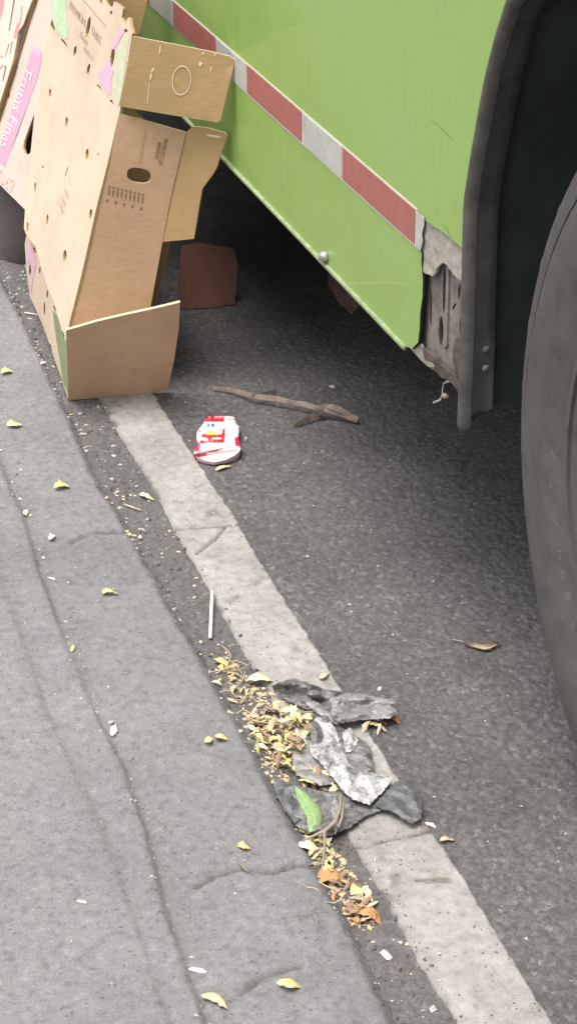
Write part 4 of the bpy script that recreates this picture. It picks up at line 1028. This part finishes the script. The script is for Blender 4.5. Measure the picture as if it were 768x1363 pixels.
# dry fibrous strip
def ribbon(name, px, wd, z0, mt, parent=None, label=None, cat=None):
    rows = []
    for i, (p, w_) in enumerate(zip(px, wd)):
        a = gp(px[max(i-1, 0)]); b_ = gp(px[min(i+1, len(px)-1)]); d = (b_-a).normalized(); s = Vector((-d.y, d.x, 0))
        q = gp(p, z0[i]); j = .002*(random.random()-.5)
        rows.append([q+s*w_+Vector((0, 0, -.004)), q+s*w_*.4+Vector((0, 0, .004+j)), q-s*w_*.3+Vector((0, 0, .001-j)), q-s*w_+Vector((0, 0, -.003))])
    V, Fc = strip_quads(rows); k = len(V); V = V+[v-Vector((0, 0, .0015)) for v in V]; n_ = len(rows)
    Fc = Fc+[tuple(i+k for i in f[::-1]) for f in Fc] + [(i*4, i*4+k, (i+1)*4+k, (i+1)*4) for i in range(n_-1)] + [(i*4+3, (i+1)*4+3, (i+1)*4+3+k, i*4+3+k) for i in range(n_-1)]
    o = mesh_obj(name, V, Fc, mt, parent)
    if label: tag(o, label, cat)
    return o
fb = ribbon('bark_strip', [(283, 516), (307, 518.5), (322, 522), (335, 526.5), (352, 529), (370, 531), (388, 535), (406, 538), (420, 542), (433, 545), (455, 550), (468, 555), (477, 559)],
            [.0008, .0017, .0022, .0025, .003, .003, .0028, .003, .0036, .0034, .004, .0055, .004], [.006, .010, .012, .014, .015, .016, .017, .018, .019, .02, .016, .012, .009], M['bark'], None,
            'long dry fibrous bark strip lying in the shade beside the bus', 'bark strip')
ribbon('fork', [(436, 544), (422, 549), (410, 555), (400, 561), (392, 566)], [.0035, .004, .0036, .0025, .0008], [.019, .016, .012, .009, .006], M['bark'], fb)
ribbon('fork', [(420, 547), (432, 541), (442, 541), (452, 545), (466, 552)], [.003, .004, .004, .004, .002], [.018, .024, .027, .024, .016], M['bark'], fb)
ribbon('fork', [(368, 521), (350, 525), (335, 527)], [.001, .0015, .002], [.016, .016, .015], M['bark'], fb)
# chips, peels, pebbles that can be told apart
def chunk(name, px, sx, sy, sz, mt, label, cat, ang=0, seed=0, grp=None):
    bm = bmesh.new(); bmesh.ops.create_icosphere(bm, subdivisions=1, radius=1)
    q = on_ground(px)
    for v in bm.verts:
        k = .8+1.3*float(fbm(v.co.x*1.7+seed, v.co.y*1.7+v.co.z*2, seed, 3)); x_, y_ = v.co.x*sx*k, v.co.y*sy*k
        v.co = Vector((x_*math.cos(ang)-y_*math.sin(ang), x_*math.sin(ang)+y_*math.cos(ang), (v.co.z*k*.7+.5)*sz))
    me = bpy.data.meshes.new(name); bm.to_mesh(me); bm.free(); me.materials.append(mt)
    o = bpy.data.objects.new(name, me); o.location = q; C.objects.link(o); return tag(o, label, cat, grp)
W = M['straw']
chunk('seed_shell', (152, 975), .006, .015, .004, W, 'white seed shell lying in the pavement groove', 'shell', -.3, 3)
chunk('paper_scrap', (263, 1292), .013, .005, .0015, W, 'pale paper scrap in the groove above the straw leaf', 'scrap', -.55, 5)
chunk('peel_scrap', (70, 771), .012, .003, .003, W, 'thin pale peel in the upper part of the pavement groove', 'scrap', -.9, 7)
chunk('peel_scrap', (97, 865), .010, .005, .004, M['leaf_straw'], 'curled pale scrap in the groove left of the leaf heap', 'scrap', 1.2, 8)
chunk('paper_scrap', (57, 484), .009, .007, .003, W, 'white paper scrap on the dirt beside the nearest tray', 'scrap', .3, 9)
chunk('paper_scrap', (187, 716), .008, .004, .003, W, 'white scrap on the dirt strip below the pale leaf', 'scrap', 1.3, 10)
chunk('pebble', (443, 518), .008, .008, .007, M['pebble'], 'grey pebble in the shade under the bus', 'pebble', 0, 11)
chunk('paper_scrap', (505, 918), .006, .004, .003, W, 'white scrap on the asphalt above the grey plastic strip', 'scrap', .6, 12)
chunk('paper_scrap', (572, 1098), .012, .004, .003, W, 'white scrap at the corner of the crack across the white line', 'scrap', -.9, 13)
chunk('paper_scrap', (110, 1201), .008, .003, .002, W, 'small white sliver on the left side pavement', 'scrap', -.6, 14)
chunk('paper_scrap', (514, 1272), .006, .012, .0015, W, 'triangular white scrap on the dirt beside the lower white line', 'scrap', .2, 15)
chunk('pebble', (148, 963), .005, .004, .004, M['pebble'], 'tiny pale pebble just above the seed shell', 'pebble', 0, 16)
chunk('pebble', (328, 585), .004, .004, .004, M['pebble'], 'tiny pale pebble right of the drink can', 'pebble', 0, 17)
twig('grass_stem', [([(33, 416), (40, 417), (52, 419)], [.0012, .0014, .001], [.004, .006, .004])], 'pale stem on the ground left of the nearest tray', 'stem', W)

# ------------------------------------------------------------------ grit nobody could count
def scatter(name, fn, n, smin, smax, mt, label, flat=.6):
    V = np.zeros((n*6, 3)); Fc = []
    base = np.array([(1, 0, 0), (-1, 0, 0), (0, 1, 0), (0, -1, 0), (0, 0, 1), (0, 0, -1)], float)
    tri = [(0, 2, 4), (2, 1, 4), (1, 3, 4), (3, 0, 4), (2, 0, 5), (1, 2, 5), (3, 1, 5), (0, 3, 5)]
    for i in range(n):
        x_, y_ = fn(); z_ = ground_z(x_, y_); s = smin+(smax-smin)*rng.random()**2.2
        a = rng.random()*6.28; b_ = base*(rng.random((6, 1))*.7+.6)*np.array([1, .4+.6*rng.random(), flat*(.5+rng.random())])*s
        R_ = np.array([[math.cos(a), -math.sin(a), 0], [math.sin(a), math.cos(a), 0], [0, 0, 1]])
        V[i*6:i*6+6] = b_@R_.T + [x_, y_, z_+s*.15]; Fc += [tuple(i*6+j for j in t) for t in tri]
    o = mesh_obj(name, V.tolist(), Fc, mt); return tag(o, label, None, None, 'stuff')
def gutter():
    y_ = 1.25+2.4*rng.random(); e = float(edge_x(np.array([y_]))[0]); return e+.08*rng.random()**1.3-.012, y_
def groove():
    y_ = 1.35+1.6*rng.random(); return float(ext(GRV, np.array([y_]))[0])+.005+.012*rng.normal(), y_
def roadpt(): return .62+.32*rng.random(), 1.3+2.3*rng.random()
def apronpt():
    y_ = 1.3+1.8*rng.random(); return float(edge_x(np.array([y_]))[0])-.04-.4*rng.random(), y_
def heap():
    while True:
        p = (random.uniform(285, 500), random.uniform(870, 1240))
        if inside(p, [(288, 872), (335, 905), (416, 962), (400, 1010), (380, 1030), (430, 1105), (500, 1205), (496, 1238), (470, 1236), (418, 1150), (345, 1010)]):
            q = gp(p); return q.x, q.y
scatter('gutter_grit', gutter, 900, .0012, .0050, M['grit'], 'dark grit and dirt along the gutter')
scatter('gutter_chips', gutter, 420, .0010, .0058, M['pebble'], 'pale chips and crumbs in the gutter', .4)
scatter('groove_crumbs', groove, 170, .001, .0045, M['twig'], 'dirt crumbs in the pavement groove')
scatter('straw_bits', gutter, 110, .0015, .0065, M['leaf_straw'], 'dry straw bits in the gutter', .15)
scatter('groove_chips', groove, 70, .001, .005, M['pebble'], 'pale crumbs in the pavement groove')
scatter('road_grit', roadpt, 260, .0008, .0032, M['pebble'], 'pale grit specks on the asphalt')
scatter('pavement_grit', apronpt, 160, .0008, .0028, M['pebble'], 'pale grit specks on the side pavement')
scatter('leaf_crumbs', heap, 420, .0015, .006, M['leaf_tan'], 'crushed tan leaf crumbs in the litter', .25)
scatter('yellow_leaf_crumbs', heap, 180, .0015, .006, M['leaf_yellow'], 'crushed yellow leaf crumbs in the litter', .25)
